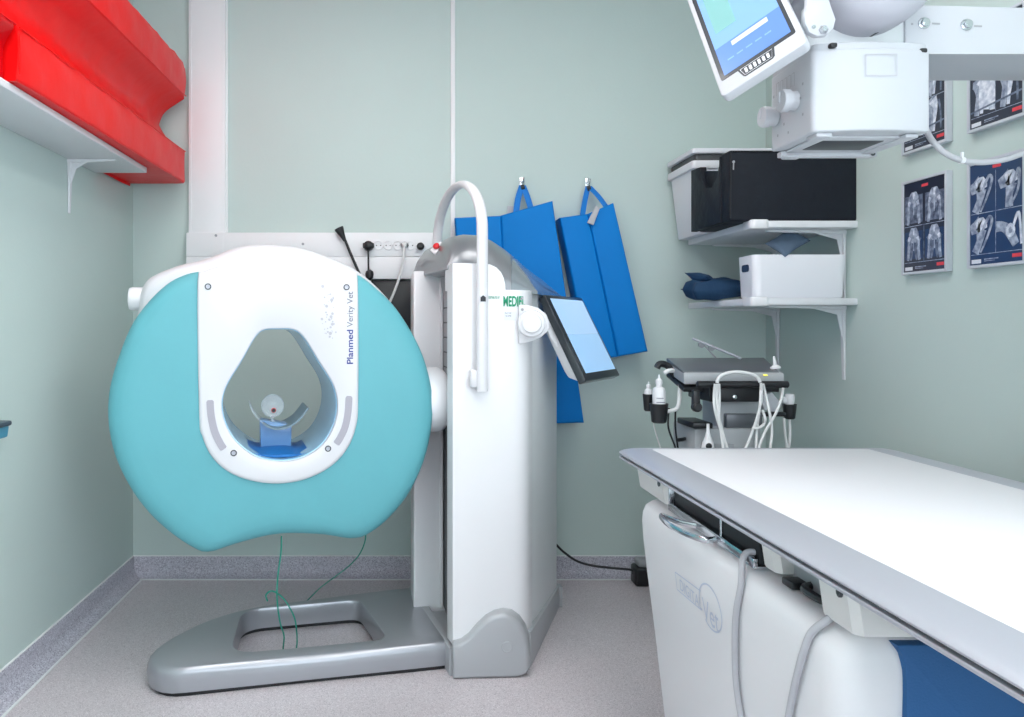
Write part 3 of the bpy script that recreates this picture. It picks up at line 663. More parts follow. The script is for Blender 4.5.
# ------------------------------------------------------------------ blue mats
def hook(px, py, label):
    q = P(px, py, 3.56); b = new()
    box(b, (q.x-.012, 3.574, q.z-.02), (q.x+.012, YB, q.z+.022), .003); tube(b, [(q.x, 3.575, q.z-.008), (q.x, 3.55, q.z-.012), (q.x, 3.536, q.z-.004), (q.x, 3.534, q.z+.010)], .004, 8, 4)
    return tag(obj('wall_hook', b, 'chrome'), label, 'hook')
hook(522.5, 181, 'small metal wall hook holding the left blue mat'); hook(588.5, 182, 'small metal wall hook holding the right blue mat')
def padpanel(b, q, yf, th, yr=None, bev=.012):
    yr = yr or yf
    ys = [yf, yr, yr, yf]
    fr = [P(x, y, Y) for (x, y), Y in zip(q, ys)]
    n = 10; 
    prism(b, fr, [p+Vector((0, th, 0)) for p in fr], bev, 3)
t = thing('hanging_mat', 'blue folded vinyl mat hanging on the wall right behind the scanner column', 'mat', P(520, 425, 3.5))
b = new(); padpanel(b, [(455, 217.5), (501.2, 215.5), (512, 424), (470, 424)], 3.50, .06, 3.475); obj('mat_panel', b, 'mat', t)
b = new(); padpanel(b, [(501, 215.2), (553, 200.5), (584.5, 423), (512, 425)], 3.475, .075, 3.44); obj('mat_panel', b, 'mat', t)
b = new(); tube(b, [P(516, 214, 3.50), P(518, 199, 3.52), P(522, 186, 3.536)], .014, 8, 4, 0, .18, (1, 0, 0)); tube(b, [P(531, 209, 3.50), P(527, 196, 3.52), P(523, 186, 3.536)], .014, 8, 4, 0, .18, (1, 0, 0)); obj('hanging_strap', b, 'strap', t)
b = new(); lathe(b, [(.013, -.008), (.014, 0), (.013, .008)], P(522.5, 187.5, 3.536), (1, 0, .2), 14); obj('strap_ring', b, 'black', t)
b = new(); q = P(514, 208, 3.54); box(b, (q.x-.03, 3.545, q.z-.035), (q.x+.02, 3.55, q.z+.01), .002); obj('fabric_tab', b, 'tag', t)
t = thing('hanging_mat', 'blue vinyl mat hanging tilted on the wall to the right, fully in view', 'mat', P(610, 356, 3.5))
b = new(); padpanel(b, [(560, 217.5), (588.4, 213.5), (618.4, 357), (589, 361)], 3.455, .118, 3.45); obj('mat_panel', b, 'mat', t)
b = new(); padpanel(b, [(588.2, 213.5), (614, 202.5), (648.5, 351.5), (618.2, 356.8)], 3.45, .12, 3.435); obj('mat_panel', b, 'mat', t)
b = new(); tube(b, [P(582.5, 215, 3.46), P(585, 200, 3.52), P(588, 187, 3.536)], .012, 8, 4, 0, .18, (1, 0, 0)); tube(b, [P(607, 208, 3.445), P(599, 197, 3.50), P(589.5, 187, 3.536)], .013, 8, 4, 0, .18, (1, 0, 0)); obj('hanging_strap', b, 'strap', t)
b = new(); lathe(b, [(.013, -.008), (.014, 0), (.013, .008)], P(588.5, 188.5, 3.536), (1, 0, .2), 14); obj('strap_ring', b, 'black', t)
b = new(); q = [P(596, 205.5, 3.425), P(600, 208, 3.425), P(593.5, 225, 3.433), P(587.5, 222.5, 3.433)]; prism(b, q, [p+Vector((0, .01, 0)) for p in q], .001, 1); obj('fabric_tab', b, 'tag', t)

# ------------------------------------------------------------------ corner shelves and what stands on them
xs0, ys0, ys1 = 1.325, 2.86, 3.495
def corner_shelf(zb, label, th=.026):
    t = thing('wall_shelf', label, 'shelf', (XR, 3.2, zb))
    b = new(); box(b, (xs0, ys0, zb), (XR, ys1, zb+th), .003); obj('board', b, 'paint', t)
    b = new(); zpoly(b, [(xs0-.006, ys0-.006), (xs0+.065, ys0-.006), (xs0+.065, ys0+.04), (xs0-.006, ys0+.075)], zb-.004, zb+th+.005, .006, 2, rad=.018, both=True); obj('corner_cap', b, 'white', t)
    for yy in (2.945, 3.46): bracket(t, (XR, yy, zb), (-1, 0, 0), 0, .30, .288, .026)
    return zb+th
zu = P(0, 227.5, 2.86).z; zl = P(0, 305, 2.86).z
zu1 = corner_shelf(zu, 'upper white corner shelf holding the black case'); zl1 = corner_shelf(zl, 'lower white corner shelf holding the white bin')
# black case
t = thing('fabric_case', 'big black fabric case on the upper corner shelf', 'case', (1.55, 3.05, zu1))
yc = 2.87; a = P(729.5, 0, yc).x; c = P(858.5, 0, yc).x-.002; zt2 = P(0, 150, yc).z
b = new(); box(b, (a, yc, zu1+.001), (c, 2.955, zt2), .009, 3); box(b, (a+.02, 2.94, zu1+.001), (c, 3.225, zt2-.09), .01, 3); obj('case_body', b, 'fabric', t)
b = new()
sc = [(2.95, zt2-.01), (2.952, 1.80), (2.975, 1.755), (3.02, 1.725), (3.08, 1.735), (3.12, 1.775), (3.14, 1.832), (3.235, 1.838), (3.235, zu1+.003), (2.94, zu1+.003), (2.94, zt2-.01)]
prism(b, [Vector((a-.006, y, z)) for y, z in sc], [Vector((a+.022, y, z)) for y, z in sc], .003, 2)
prism(b, [Vector((a+.012, y, z)) for y, z in ((2.96, 1.78), (3.235, 1.836), (3.235, zu1+.01), (2.96, zu1+.01))], [Vector((a+.02, y, z)) for y, z in ((2.96, 1.78), (3.235, 1.836), (3.235, zu1+.01), (2.96, zu1+.01))])
obj('side_flap', b, 'fabric', t)
b = new(); lathe(b, [(.005, 0), (.005, .004), (0, .004)], (a+.014, yc-.001, zt2-.045), (0, -1, 0), 10); tube(b, [(a+.014, yc-.004, zt2-.045), (a+.013, yc-.004, zt2-.075)], .0025, 6, 0); obj('zip_pull', b, 'mgrey', t)
b = new(); tube(b, [(a+.004, yc-.001, zt2-.012), (a+.002, yc-.002, zu1+.012)], .003, 6, 0); tube(b, [(a+.01, yc-.001, zt2-.006), (c-.01, yc-.001, zt2-.006)], .003, 6, 0); obj('seam_piping', b, 'blackm', t)
# white crate with lid, behind the case
t = thing('storage_crate', 'white lidded plastic crate behind the black case', 'crate', (1.45, 3.42, zu1))
yA, yB2 = 3.262, 3.56; xl1, xl0, xr0 = 1.262, 1.292, 1.62
zc1 = P(0, 161.5, yA).z
b = new()
lo4 = roundpoly([Vector(p) for p in ((xl0, yA+.02), (xr0-.03, yA+.02), (xr0-.03, yB2-.02), (xl0, yB2-.02))], .02); hi4 = roundpoly([Vector(p) for p in ((xl1, yA), (xr0, yA), (xr0, yB2), (xl1, yB2))], .02)
prism(b, [Vector((p.x, p.y, zc1)) for p in hi4], [Vector((p.x, p.y, zu1+.001)) for p in lo4], .004, 2)
zpoly(b, [(xl1-.010, yA-.010), (xr0+.01, yA-.010), (xr0+.01, yB2+.008), (xl1-.010, yB2+.008)], zc1-.03, zc1+.004, .004, 2, rad=.02, both=True)
obj('crate_body', b, 'crate', t)
b = new(); zpoly(b, [(xl1+.004, yA+.004), (xr0, yA+.004), (xr0, yB2), (xl1+.004, yB2)], zc1+.004, zc1+.034, .004, 2, rad=.02); obj('lid_gap', b, 'dgrey', t)  # dark slab colours in the shade under the lid
b = new(); zpoly(b, [(xl1-.012, yA-.012), (xr0+.01, yA-.012), (xr0+.01, yB2+.008), (xl1-.012, yB2+.008)], zc1+.034, zc1+.056, .005, 2, rad=.02, both=True); obj('lid', b, 'crate', t)
# white bin
t = thing('storage_bin', 'white plastic bin with a slot handle on the lower corner shelf', 'bin', (1.5, 3.0, zl1))
b = new(); yb0 = 2.90; bx0, bx1 = P(754, 0, yb0).x, P(848, 0, yb0).x; zb1 = P(0, 254.5, yb0).z
def bring2(ins, z, tp_): 
    q = roundpoly([Vector(p) for p in ((bx0+ins+tp_, yb0+ins+tp_), (bx1-ins-tp_, yb0+ins+tp_), (bx1-ins-tp_, 3.05-ins-tp_), (bx0+ins+tp_, 3.05-ins-tp_))], .03)
    return [Vector((p.x, p.y, z)) for p in q]
loft(b, [bring2(.006, zl1+.0005, .006), bring2(0, zl1+.008, .006), bring2(0, zb1-.003, 0), bring2(.001, zb1, 0), bring2(.006, zb1, 0), bring2(.006, zl1+.012, .006)], cap=(True, True)); obj('bin_body', b, 'crate', t)
b = new(); q = roundpoly([Vector(p) for p in ((2.945, zb1-.062), (3.003, zb1-.062), (3.003, zb1-.034), (2.945, zb1-.034))], .012)
prism(b, [Vector((bx0-.001, p.x, p.y)) for p in q], [Vector((bx0+.008, p.x, p.y)) for p in q]); obj('slot_handle', b, 'hole', t)
# pillow forms
def pillow(b, c, sx_, sy_, sz_, X, pw=.5, corner=.25, seed=1):
    n = 18; rnd = random.Random(seed); rows = []
    for i in range(n+1):
        r = []
        for sgn in (1, -1):
            for j in range(n+1):
                jj = j if sgn == 1 else n-j
                x, y = i/n*2-1, jj/n*2-1
                h = ((1-abs(x)**2.4)*(1-abs(y)**2.4))**pw
                k = 1+corner*.25*(abs(x)*abs(y))**2-.06*(1-abs(x)*abs(y))
                r.append(X@Vector((x*sx_*k, y*sy_*k, sgn*sz_*(h+.04)*(1+.10*math.sin(5*x+seed)*math.cos(4*y+seed)))))
        rows.append(r)
    loft(b, rows)
b = new(); q = P(786, 247, 2.95)
pillow(b, None, .076, .044, .018, Matrix.Translation((q.x+.004, 2.945, zb1+.052))@Matrix.Rotation(.85, 4, 'X')@Matrix.Rotation(.62, 4, 'Z'), .42, .2, 2)
tag(obj('cushion', b, 'slate', None, 70), 'slate grey cushion poking out of the white bin', 'cushion')
b = new(); q = P(716, 290, 3.2)
pillow(b, None, .098, .06, .042, Matrix.Translation((P(713, 0, 3.19).x, 3.19, zl1+.050))@Matrix.Rotation(-.06, 4, 'Y')@Matrix.Rotation(.12, 4, 'X'), .13, .5, 5)
pillow(b, None, .05, .05, .022, Matrix.Translation((P(704, 0, 3.2).x, 3.20, zl1+.088))@Matrix.Rotation(.42, 4, 'Y')@Matrix.Rotation(.5, 4, 'Z'), .5, .7, 9)
tag(obj('cushion', b, 'navy', None, 70), 'crumpled navy blue cushion left of the white bin', 'cushion')

# ------------------------------------------------------------------ ultrasound cart in the corner
uc = thing('ultrasound_machine', 'grey ultrasound machine on a cart in the corner behind the table', 'medical machine', (1.27, 2.95, 0))
Y0 = 2.75
b = new()
lidq = [P(683.5, 371.5, Y0), P(779, 371.5, Y0), P(764, 357.5, 2.98), P(666.5, 358, 2.98)]
prism(b, lidq, [p-Vector((0, 0, .012)) for p in lidq], .003, 2); obj('lid', b, 'usdark', uc)
b = new(); bl = [p-Vector((0, 0, .013)) for p in lidq]; bl[0] = P(684, 373, Y0-.01); bl[1] = P(784, 373, Y0-.01)
prism(b, bl, [p-Vector((0, 0, .042)) for p in bl], .006, 2); obj('keyboard_body', b, 'usbody', uc)
b = new(); tr = [p-Vector((0, 0, .055)) for p in lidq]; prism(b, tr, [p-Vector((0, 0, .02)) for p in tr], .004, 2); obj('tray', b, 'black', uc)
b = new(); q = P(765, 375, Y0-.015); box(b, (q.x-.004, q.y-.012, q.z-.002), (q.x+.004, q.y+.012, q.z+.002), 0); obj('status_light', b, 'led', uc)
b = new(); q0, q1 = P(696.5, 384.5, 2.68), P(788.5, 384.5, 2.68)
lathe(b, [(.008, 0), (.0125, .004), (.0125, q1.x-q0.x-.004), (.008, q1.x-q0.x)], q0, (1, 0, 0), 20); obj('handle_bar', b, 'black', uc)
b = new(); tube(b, [P(717, 383, 2.67), P(719, 377.5, 2.67), P(726, 373.5, 2.67), P(737, 372, 2.67), P(749, 373.5, 2.67), P(757, 377, 2.67), P(760, 382, 2.67)], .006, 10, 6); obj('cable_hook', b, 'wcable', uc)
b = new(); q0, q1 = P(709, 402, 2.70), P(760, 387, 2.70); box(b, (q0.x, 2.70, q0.z), (q1.x, 2.9, q1.z), .006); obj('swivel_block', b, 'black', uc)
b = new(); lathe(b, [(.008, 0), (.008, .004), (.004, .006), (0, .006)], P(734.5, 397, 2.70), (0, -1, 0), 16); obj('lock_button', b, 'chrome', uc)
b = new(); q0, q1 = P(720, 430, 2.78), P(756, 401, 2.78); box(b, (q0.x, 2.78, .28), (q1.x+.02, 2.95, q1.z), .01); obj('column', b, 'usbody', uc)
b = new(); q0, q1 = P(726, 428, 2.76), P(762, 414, 2.76); box(b, (q0.x, 2.755, q0.z), (q1.x, 2.80, q1.z), .004); obj('column_box', b, 'usdark', uc)
b = new(); q0, q1 = P(691, 428, 2.72), P(711, 422, 2.72); box(b, (q0.x, 2.70, q0.z), (q1.x, 2.86, q1.z), .005); obj('side_tray', b, 'black', uc)
b = new(); q0, q1 = P(694.5, 452, 2.74), P(740, 428.5, 2.74); box(b, (q0.x, 2.74, .55), (q1.x+.05, 2.96, q1.z), .008)
for px in (704, 718, 731): q = P(px, 448, 2.735); box(b, (q.x-.012, 2.733, q.z-.06), (q.x+.012, 2.75, q.z+.015), .004, 2, 1)
obj('printer_box', b, ['usbody', 'mgrey'], uc)
b = new(); q = P(696, 396, 2.70); box(b, (q.x-.012, 2.69, q.z-.05), (q.x+.012, 2.715, q.z+.02), .003); lathe(b, [(.012, 0), (.017, .006), (.017, .024), (.012, .03)], P(696, 407, 2.70)+Vector((0, -.02, 0)), (0, 1, 0), 16); obj('arm_knob', b, 'black', uc)
# holders
def cup(px, py0, py1, r, Y, name='gel_holder'):
    b = new(); c0 = P(px, py1, Y); hgt = (py1-py0)*Y/F
    lathe(b, [(r*.62, 0), (r*.8, .004), (r*.9, hgt*.5), (r, hgt-.004), (r*1.02, hgt), (r*.85, hgt), (r*.7, hgt*.15), (0, hgt*.15)], c0, (0, 0, 1), 22)
    o = obj(name, b, 'black', uc); return c0+Vector((0, 0, hgt*.15))
c1 = cup(659, 403.5, 423, .033, 2.78); c2 = cup(648.5, 394, 411, .021, 2.86); c3 = cup(789.5, 404, 419, .024, 2.80)
b = new(); tube(b, [P(664, 373, 2.80), P(668, 371, 2.80), P(673, 370.5, 2.82)], .008, 8, 4); tube(b, [P(680, 384, 2.82), P(679, 402, 2.80), P(676, 409, 2.79), P(667, 411.5, 2.79)], .0075, 8, 6); obj('holder_frame', b, 'wcable', uc)
b = new(); tube(b, [P(657, 368, 2.9), P(660, 364, 2.9), P(668, 366, 2.9), P(676, 377, 2.88), P(686, 388, 2.82)], .013, 8, 5); obj('bottle_arm', b, 'black', uc); b = new(); q = P(773, 413, 2.80); box(b, (P(756, 0, 2.80).x, 2.79, q.z-.012), (P(786, 0, 2.8).x, 2.815, q.z+.004), .003); obj('holder_bracket', b, 'black', uc)
b = new(); q = P(777, 402, 2.8); prism(b, [P(760, 396, 2.82), P(772, 392, 2.82), P(783, 405, 2.82), P(776, 413, 2.82), P(764, 410, 2.82)], [p+Vector((0, .03, 0)) for p in [P(760, 396, 2.82), P(772, 392, 2.82), P(783, 405, 2.82), P(776, 413, 2.82), P(764, 410, 2.82)]], .004, 2); obj('probe_rest', b, 'crate', uc)
b = new(); q = P(684, 437, 2.85); tube(b, [P(678.5, 440, 2.80), P(684, 439, 2.82), P(688.5, 437, 2.9)], .007, 8, 4); tube(b, [P(686, 433, 2.84), P(688.5, 437, 2.84), P(689, 443, 2.84)], .007, 8, 4); box(b, (P(687, 0, 2.85).x, 2.84, .74), (P(700, 0, 2.85).x, 2.87, .79), .003); obj('cable_peg', b, 'black', uc)
# support arm behind (thin silver bar)
b = new(); q0, q1 = P(692.5, 338.5, 2.97), P(741, 358.5, 2.92); tube(b, [q0, q1], .0048, 8, 0); 
for px, py in ((702, 345), (712, 348)): 
    q = P(px, py, 2.98); lathe(b, [(.012, 0), (.012, .01), (.006, .014), (0, .014)], q, (0, 1, .2), 12, 1)
tube(b, [P(704, 345, 2.98), P(716, 358, 2.97)], .003, 6, 0, 1)
obj('document_arm', b, ['alu', 'mgrey'], uc)
b = new(); q = P(775, 366, 2.78); lathe(b, [(.018, 0), (.018, .006), (.007, .014), (.004, .045), (0, .046)], P(775.5, 368.5, 2.79), (-.15, 0, 1), 16); obj('cable_guide', b, 'white', uc)
# base with castors
b = new(); zpoly(b, [(1.08, 2.70), (1.48, 2.70), (1.44, 3.12), (1.12, 3.12)], .09, .15, .012, 3, rad=.05); box(b, (1.2, 2.82, .14), (1.36, 3.0, .56), .01); obj('cart_base', b, 'usbody', uc)
for x, y in ((1.11, 2.73), (1.45, 2.73), (1.15, 3.08), (1.41, 3.08)):
    b = new(); lathe(b, [(.03, -.014), (.042, -.012), (.045, 0), (.042, .012), (.03, .014)], (x, y, .045), (1, 0, 0), 22); box(b, (x-.02, y-.02, .075), (x+.02, y+.02, .10), .004); obj('castor', b, 'black', uc)
for pts in ([(715, 384), (714, 395), (714.5, 408), (719, 425), (727, 447), (731, 462)], [(717.5, 384), (716.5, 396), (718, 412), (722, 430), (728, 452), (730, 464)], [(719, 384), (719.5, 398), (719, 415), (721, 432), (724, 455), (724, 466)],
            [(761, 383), (761.5, 398), (757, 418), (750, 438), (744, 452), (741, 466)], [(763, 384), (766, 396), (770, 415), (772, 432), (770, 450), (768, 468)], [(761, 386), (760, 405), (757, 428), (756, 450), (755, 466)], [(783, 388), (781, 400), (775, 415), (766, 430), (760, 445), (757, 462)],
            [(762, 410), (765, 418), (764, 424), (758, 428), (752, 428)]):
    b = new(); n = len(pts); tube(b, [P(x, y, 2.655-.004*i+(.01 if (i+n) % 2 else 0)) for i, (x, y) in enumerate(pts)], .0048, 8, 6); obj('probe_cable', b, 'wcable', uc)
for pts in ([(784, 418), (785, 432), (787, 450), (786, 466)], [(789.5, 419), (790, 435), (788.5, 452), (788, 466)]):
    b = new(); tube(b, [P(x, y, 2.80) for x, y in pts], .005, 8, 6); obj('probe_cable', b, 'wcable', uc)
b = new(); tube(b, [P(652, 411, 2.86), P(655, 430, 2.88), P(661, 450, 2.88), P(666, 470, 2.88)], .003, 6, 6); obj('thin_cable', b, 'wcable', uc)
for x0, x1, x2 in ((669, 668.5, 676), (675.5, 675.5, 678)):
    b = new(); tube(b, [P(x0, 408, 2.82), P(x1, 428, 2.83), P(x2, 450, 2.83), P(x2+1, 470, 2.83)], .0035, 6, 6); obj('power_lead', b, 'black', uc)
def bottle(c, r, h, label, name='gel_bottle', cap=True):
    t = thing(name, label, 'bottle', c)
    b = new(); lathe(b, [(r*.9, 0), (r, .004), (r, h*.62), (r*.85, h*.7), (r*.42, h*.74), (r*.42, h*.8)], c, (0, 0, 1), 22)
    bb = c+Vector((0, -r-.0002, h*.35))
    obj('bottle_body', b, 'white', t)
    b = new(); lathe(b, [(r*.5, h*.79), (r*.48, h*.88), (r*.2, h*.92), (r*.12, h), (0, h)], c, (0, 0, 1), 18); obj('nozzle_cap', b, 'white', t)
    b = new()
    for k in range(4): 
        z = h*(.22+.09*k); pts = [c+Vector((math.sin(a)*(r+.0006), -math.cos(a)*(r+.0006), z)) for a in [(-.7+.1*i) for i in range(15-(k % 2)*3)]]; ribbon(b, pts, .003, (0, -1, 0))
    obj('label_print', b, 'tgrey', t); return t
bottle(c1+Vector((0, 0, .001)), .0235, .165, 'white gel bottle in the left black holder of the ultrasound cart')
bottle(c2+Vector((0, 0, .001)), .0155, .10, 'small white bottle at the far left of the ultrasound cart')
b = new(); q = c3+Vector((0, 0, .001)); lathe(b, [(.011, 0), (.013, .03), (.016, .05), (.018, .07), (.016, .082), (0, .084)], q, (0, 0, 1), 18); box(b, (q.x-.028, q.y-.01, q.z+.048), (q.x-.004, q.y+.01, q.z+.072), .004)
tag(obj('ultrasound_probe', b, 'white'), 'white ultrasound probe in the right black holder of the cart', 'probe')
b = new(); q = P(708, 452, 2.69); 
lathe(b, [(.016, -.06), (.021, -.02), (.023, .01), (.019, .035), (.010, .055), (.006, .075), (.005, .10)], q, (0, .0, 1), 20); lathe(b, [(.010, 0), (.011, .004), (.006, .006), (0, .006)], P(708.5, 446, 2.668), (0, -1, 0), 16, 1)
tag(obj('ultrasound_probe', b, ['white', 'black']), 'white ultrasound probe with a dark oval button, hanging at the printer box', 'probe')

# ------------------------------------------------------------------ x-ray table
tb = thing('xray_table', 'white veterinary x-ray table with silver edging in the right foreground', 'table', (1.1, 1.3, 0))
Xo, Xi, Yfar, Yin = .675, .758, 2.335, 2.295
XR2, XRi, Yn = 1.515, 1.415, .42
b = new(); zpoly(b, [(Xi, Yn+.05), (XRi, Yn+.05), (XRi, Yin), (Xi, Yin)], .78, .806, .003, 2, rad=.012); obj('table_top', b, 'topwhite', tb)
b = new()
prof = [(0, .8055), (-.02, .806), (-.064, .8045), (-.083, .801), (-.092, .798), (-.096, .794), (-.095, .7905), (-.092, .7895), (-.084, .789), (-.084, .7835), (-.093, .783), (-.0945, .781), (-.094, .777), (-.090, .775), (-.05, .774), (0, .777)]
base = [(Xi, Yn+.05), (XRi, Yn+.05), (XRi, Yin), (Xi, Yin)]
rings = []
for d, z in prof:
    k = -d; kx = k; ky = k*.42
    q = roundpoly([Vector(p) for p in ((Xi-kx, Yn+.05-ky), (XRi+kx, Yn+.05-ky), (XRi+kx, Yin+ky), (Xi-kx, Yin+ky))], .012+k*.35, 6)
    rings.append([Vector((p.x, p.y, z)) for p in q])
loft(b, rings, closed=True); obj('edge_rail', b, 'alu', tb, 35)
b = new(); q = []
for d, z in ((-.0848, .7892), (-.0848, .7833)):
    k = -d; kx, ky = k, k*.42; q.append([Vector((p.x, p.y, z)) for p in roundpoly([Vector(p) for p in ((Xi-kx, Yn+.05-ky), (XRi+kx, Yn+.05-ky), (XRi+kx, Yin+ky), (Xi-kx, Yin+ky))], .012+k*.35, 6)])
loft(b, q, (False, False)); obj('rail_groove', b, 'dgrey', tb)
b = new(); box(b, (.74, Yn+.1, .735), (1.46, 2.25, .780), .004); obj('under_frame', b, 'dgrey', tb)
# pedestal: white shell with a bulging top edge
zt3 = .682; Xb, Xb2, Yb0, Yb1 = .700, 1.44, 1.215, 2.240
b = new()
levels = [(.0, .055), (.10, .046), (.30, .028), (.48, .010), (.56, .003), (.615, 0), (.640, .002), (.659, .008), (.672, .020), (.680, .038), (.682, .07)]
rings = []
for z, ins in levels:
    q = roundpoly([Vector(p) for p in ((Xb+ins, Yb0+ins*.55), (Xb2-ins, Yb0+ins*.55), (Xb2-ins, Yb1-ins), (Xb+ins, Yb1-ins))], .055, 8)
    rings.append([Vector((p.x, p.y, z)) for p in q])
loft(b, rings); obj('pedestal', b, 'white', tb, 50)
# near end panel: warm white corner with blue infill
b = new(); xb0 = P(902.5, 0, 1.21).x
yplate(b, [(xb0+.004, .02), (Xb2-.07, .02), (Xb2-.07, .672), (xb0-.012, .672), (xb0-.002, .655), (xb0+.003, .628), (xb0+.004, .59)], 1.205, 1.235, .003); obj('end_panel', b, 'dblue', tb)
# fittings between pedestal and top
def blk(x0, y0, y1, z0, z1, m='offwhite', x1=.95, name='mount_block', rad=.02):
    b = new(); q = [(x0+.012, y0), (x0, y0+.012), (x0, y1-.012), (x0+.012, y1), (x1, y1), (x1, y0)]
    prism(b, [Vector((x, y, z1)) for x, y in q], [Vector((x+(.012 if x < x1 else 0), y, z0)) for x, y in q], .006, 2); 
    lathe(b, [(.008, 0), (.008, .003), (.005, .004), (0, .001)], (x0+.003, (y0+.03), z1-.022), (-1, 0, 0), 12, 1)
    return obj(name, b, [m, 'dgrey'], tb)
blk(.700, 2.03, 2.262, zt3+.016, .772); blk(.705, 1.192, 1.297, zt3+.006, .772)
blk(.720, 1.475, 1.535, zt3+.012, .772)
b = new(); box(b, (.765, 1.36, zt3-.004), (1.1, 1.48, .745), .004); obj('cross_bracket', b, 'mgrey', tb)
b = new(); tube(b, [(.775, 1.42, zt3+.012), (.745, 1.40, zt3+.012), (.745, 1.34, zt3+.012), (.77, 1.31, zt3+.012)], .008, 8, 4); box(b, (.735, 1.425, zt3+.0), (.79, 1.465, zt3+.014), .003); obj('black_cable_stub', b, 'black', tb)
# cassette drawer
b = new()
box(b, (.716, 1.54, zt3+.006), (.726, 2.03, zt3+.024), .002); box(b, (.716, 1.54, zt3+.004), (1.2, 2.03, zt3+.008), .001); box(b, (.716, 2.022, zt3+.006), (1.2, 2.03, zt3+.07), .001)
drw = obj('cassette_drawer', b, 'chrome', tb)
b = new(); box(b, (.730, 1.545, zt3+.009), (1.15, 2.02, zt3+.085), .002); obj('drawer_interior', b, 'blackm', drw)
b = new(); lathe(b, [(.004, 0), (.004, .06)], (.7275, 1.72, zt3+.024), (0, 0, 1), 10); obj('divider_pin', b, 'chrome', drw)
b = new(); zz = zt3+.012
tube(b, [(.722, 1.836, zz), (.69, 1.87, zz), (.673, 1.925, zz), (.662, 1.93, zz), (.654, 1.86, zz), (.66, 1.80, zz), (.672, 1.75, zz), (.69, 1.718, zz), (.722, 1.724, zz)], .0075, 10, 6, 0, .6, (0, 0, 1)); obj('drawer_handle', b, 'chrome', drw)
# emblem on the long side
def side(px, py, d=.0015):
    # point on the leaning white side (level by level)
    best = None
    for k in range(200):
        z = .6815-.66*k/199
        for (za, ia), (zc, ic) in zip(levels, levels[1:]):
            if za <= z <= zc: ins = ia+(ic-ia)*(z-za)/(zc-za)
        x = Xb+ins-d; Y = x*F/(px-CX); e = abs(EYE-(py-CY)*Y/F-z)
        if best is None or e < best[0]: best = (e, Vector((x, Y, z)))
    return best[1]
b = new()
def ring(c, ry, rz, a0, a1, w, mi=0):
    # ring laid on the side
    pts = []
    for k in range(41):
        a = a0+(a1-a0)*k/40; y = c.y-ry*math.cos(a); z = c.z+rz*math.sin(a)
        ins = 0
        for (za, ia), (zc, ic) in zip(levels, levels[1:]):
            if za <= z <= zc: ins = ia+(ic-ia)*(z-za)/(zc-za)
        pts.append(Vector((Xb+ins-.0015, y, z)))
    ribbon(b, pts, w, (-1, 0, 0), mi)
c = side(710, 607); ring(c, .062, .050, -2.2, 3.4, .004)
nx, dy, up = Vector((-1, 0, .06)), Vector((0, -1, 0)), Vector((.06, 0, 1)).normalized()
text(b, 'Vet', .074, side(702.5, 608), dy, up, 0, squeeze=.85)
q0, q1, q2, q3 = side(675, 572), side(700.5, 591), side(701.5, 610), side(677, 589)
for s, e in ((q0, q1), (q3, q2), (q0, q3)): ribbon(b, [s, e], .003, (-1, 0, 0))
text(b, 'DIGITAL', .040, side(679.5, 584.5), dy, up, 0, squeeze=.95)
for v in b.verts:
    for (za, ia), (zc, ic) in zip(levels, levels[1:]):
        if za <= v.co.z <= zc: v.co.x = Xb+ia+(ic-ia)*(v.co.z-za)/(zc-za)-.0012
obj('maker_emblem', b, ['lblue', 'tfaint'], tb)
# loose cables over the side
def tcable(pts, label):
    b = new(); tube(b, [Vector(p) for p in pts], .0066, 10, 8); tag(obj('grey_cable', b, 'cable'), label, 'cable')
def drape(pxs, d=.0085):
    return [side(x, y, d) for x, y in pxs]
tcable([(.80, 1.575, zt3+.020), (.738, 1.565, zt3+.030), (.710, 1.568, zt3+.022)]+drape([(741, 585), (736.5, 610), (735, 640), (736, 680), (741, 717), (748, 760)]), 'light grey cable hanging from the cassette drawer down the table side')
tcable([(.80, 1.33, zt3+.008), (.745, 1.295, zt3+.009), (.715, 1.272, zt3+.004)]+drape([(812, 632), (804, 650), (797, 677), (791, 704), (786, 735), (782, 775)]), 'light grey cable draped over the table side near its front corner')

# ------------------------------------------------------------------ x-ray tube stand
st = thing('xray_tube_stand', 'white x-ray tube head on a horizontal arm above the table, with a screen', 'x-ray equipment', (1.66, 1.82, 0))
Yc0, Yc1 = 1.70, 1.895
cx0, cx1 = P(812, 0, Yc0).x, P(931, 0, Yc0).x; cz0, cz1 = P(0, 132, Yc0).z, P(0, 50, Yc0).z
b = new(); q = [(cx0, Yc0), ((cx0*.7+cx1*.3), Yc0-.013), ((cx0+cx1)/2, Yc0-.016), (cx0*.3+cx1*.7, Yc0-.013), (cx1, Yc0), (cx1-.01, Yc1), (cx0+.004, Yc1)]
zpoly(b, q, cz0, cz1, .008, 3, both=True, rad=[.012, .05, .08, .05, .012, .006, .006])
q2 = [(x+(.004 if x < 1 else -.004), y+.004) for x, y in q]
zpoly(b, q2, cz1-.002, cz1+.016, .006, 3, rad=[.012, .05, .08, .05, .012, .006, .006])
col = obj('collimator', b, 'xpaint', st)
b = new()
fx = lambda px, py: P(px, py, Yc0-.0175)
pp = [fx(866, 54), fx(897, 54), fx(897, 75.5), fx(866, 75.5)]
for s, e in zip(pp, pp[1:]+pp[:1]): ribbon(b, [s, e], .0016, (0, -1, 0))
obj('label_outline', b, 'tfaint', col)
b = new()
for px, py in ((832.5, 46), (925, 50)):
    b = new(); q = P(px, py, Yc0-.006); box(b, (q.x-.008, q.y-.008 if px < 900 else q.y+.001, q.z-.005), (q.x+.008, q.y+.012, q.z+.006), .004); obj('slot', b, 'black', col)
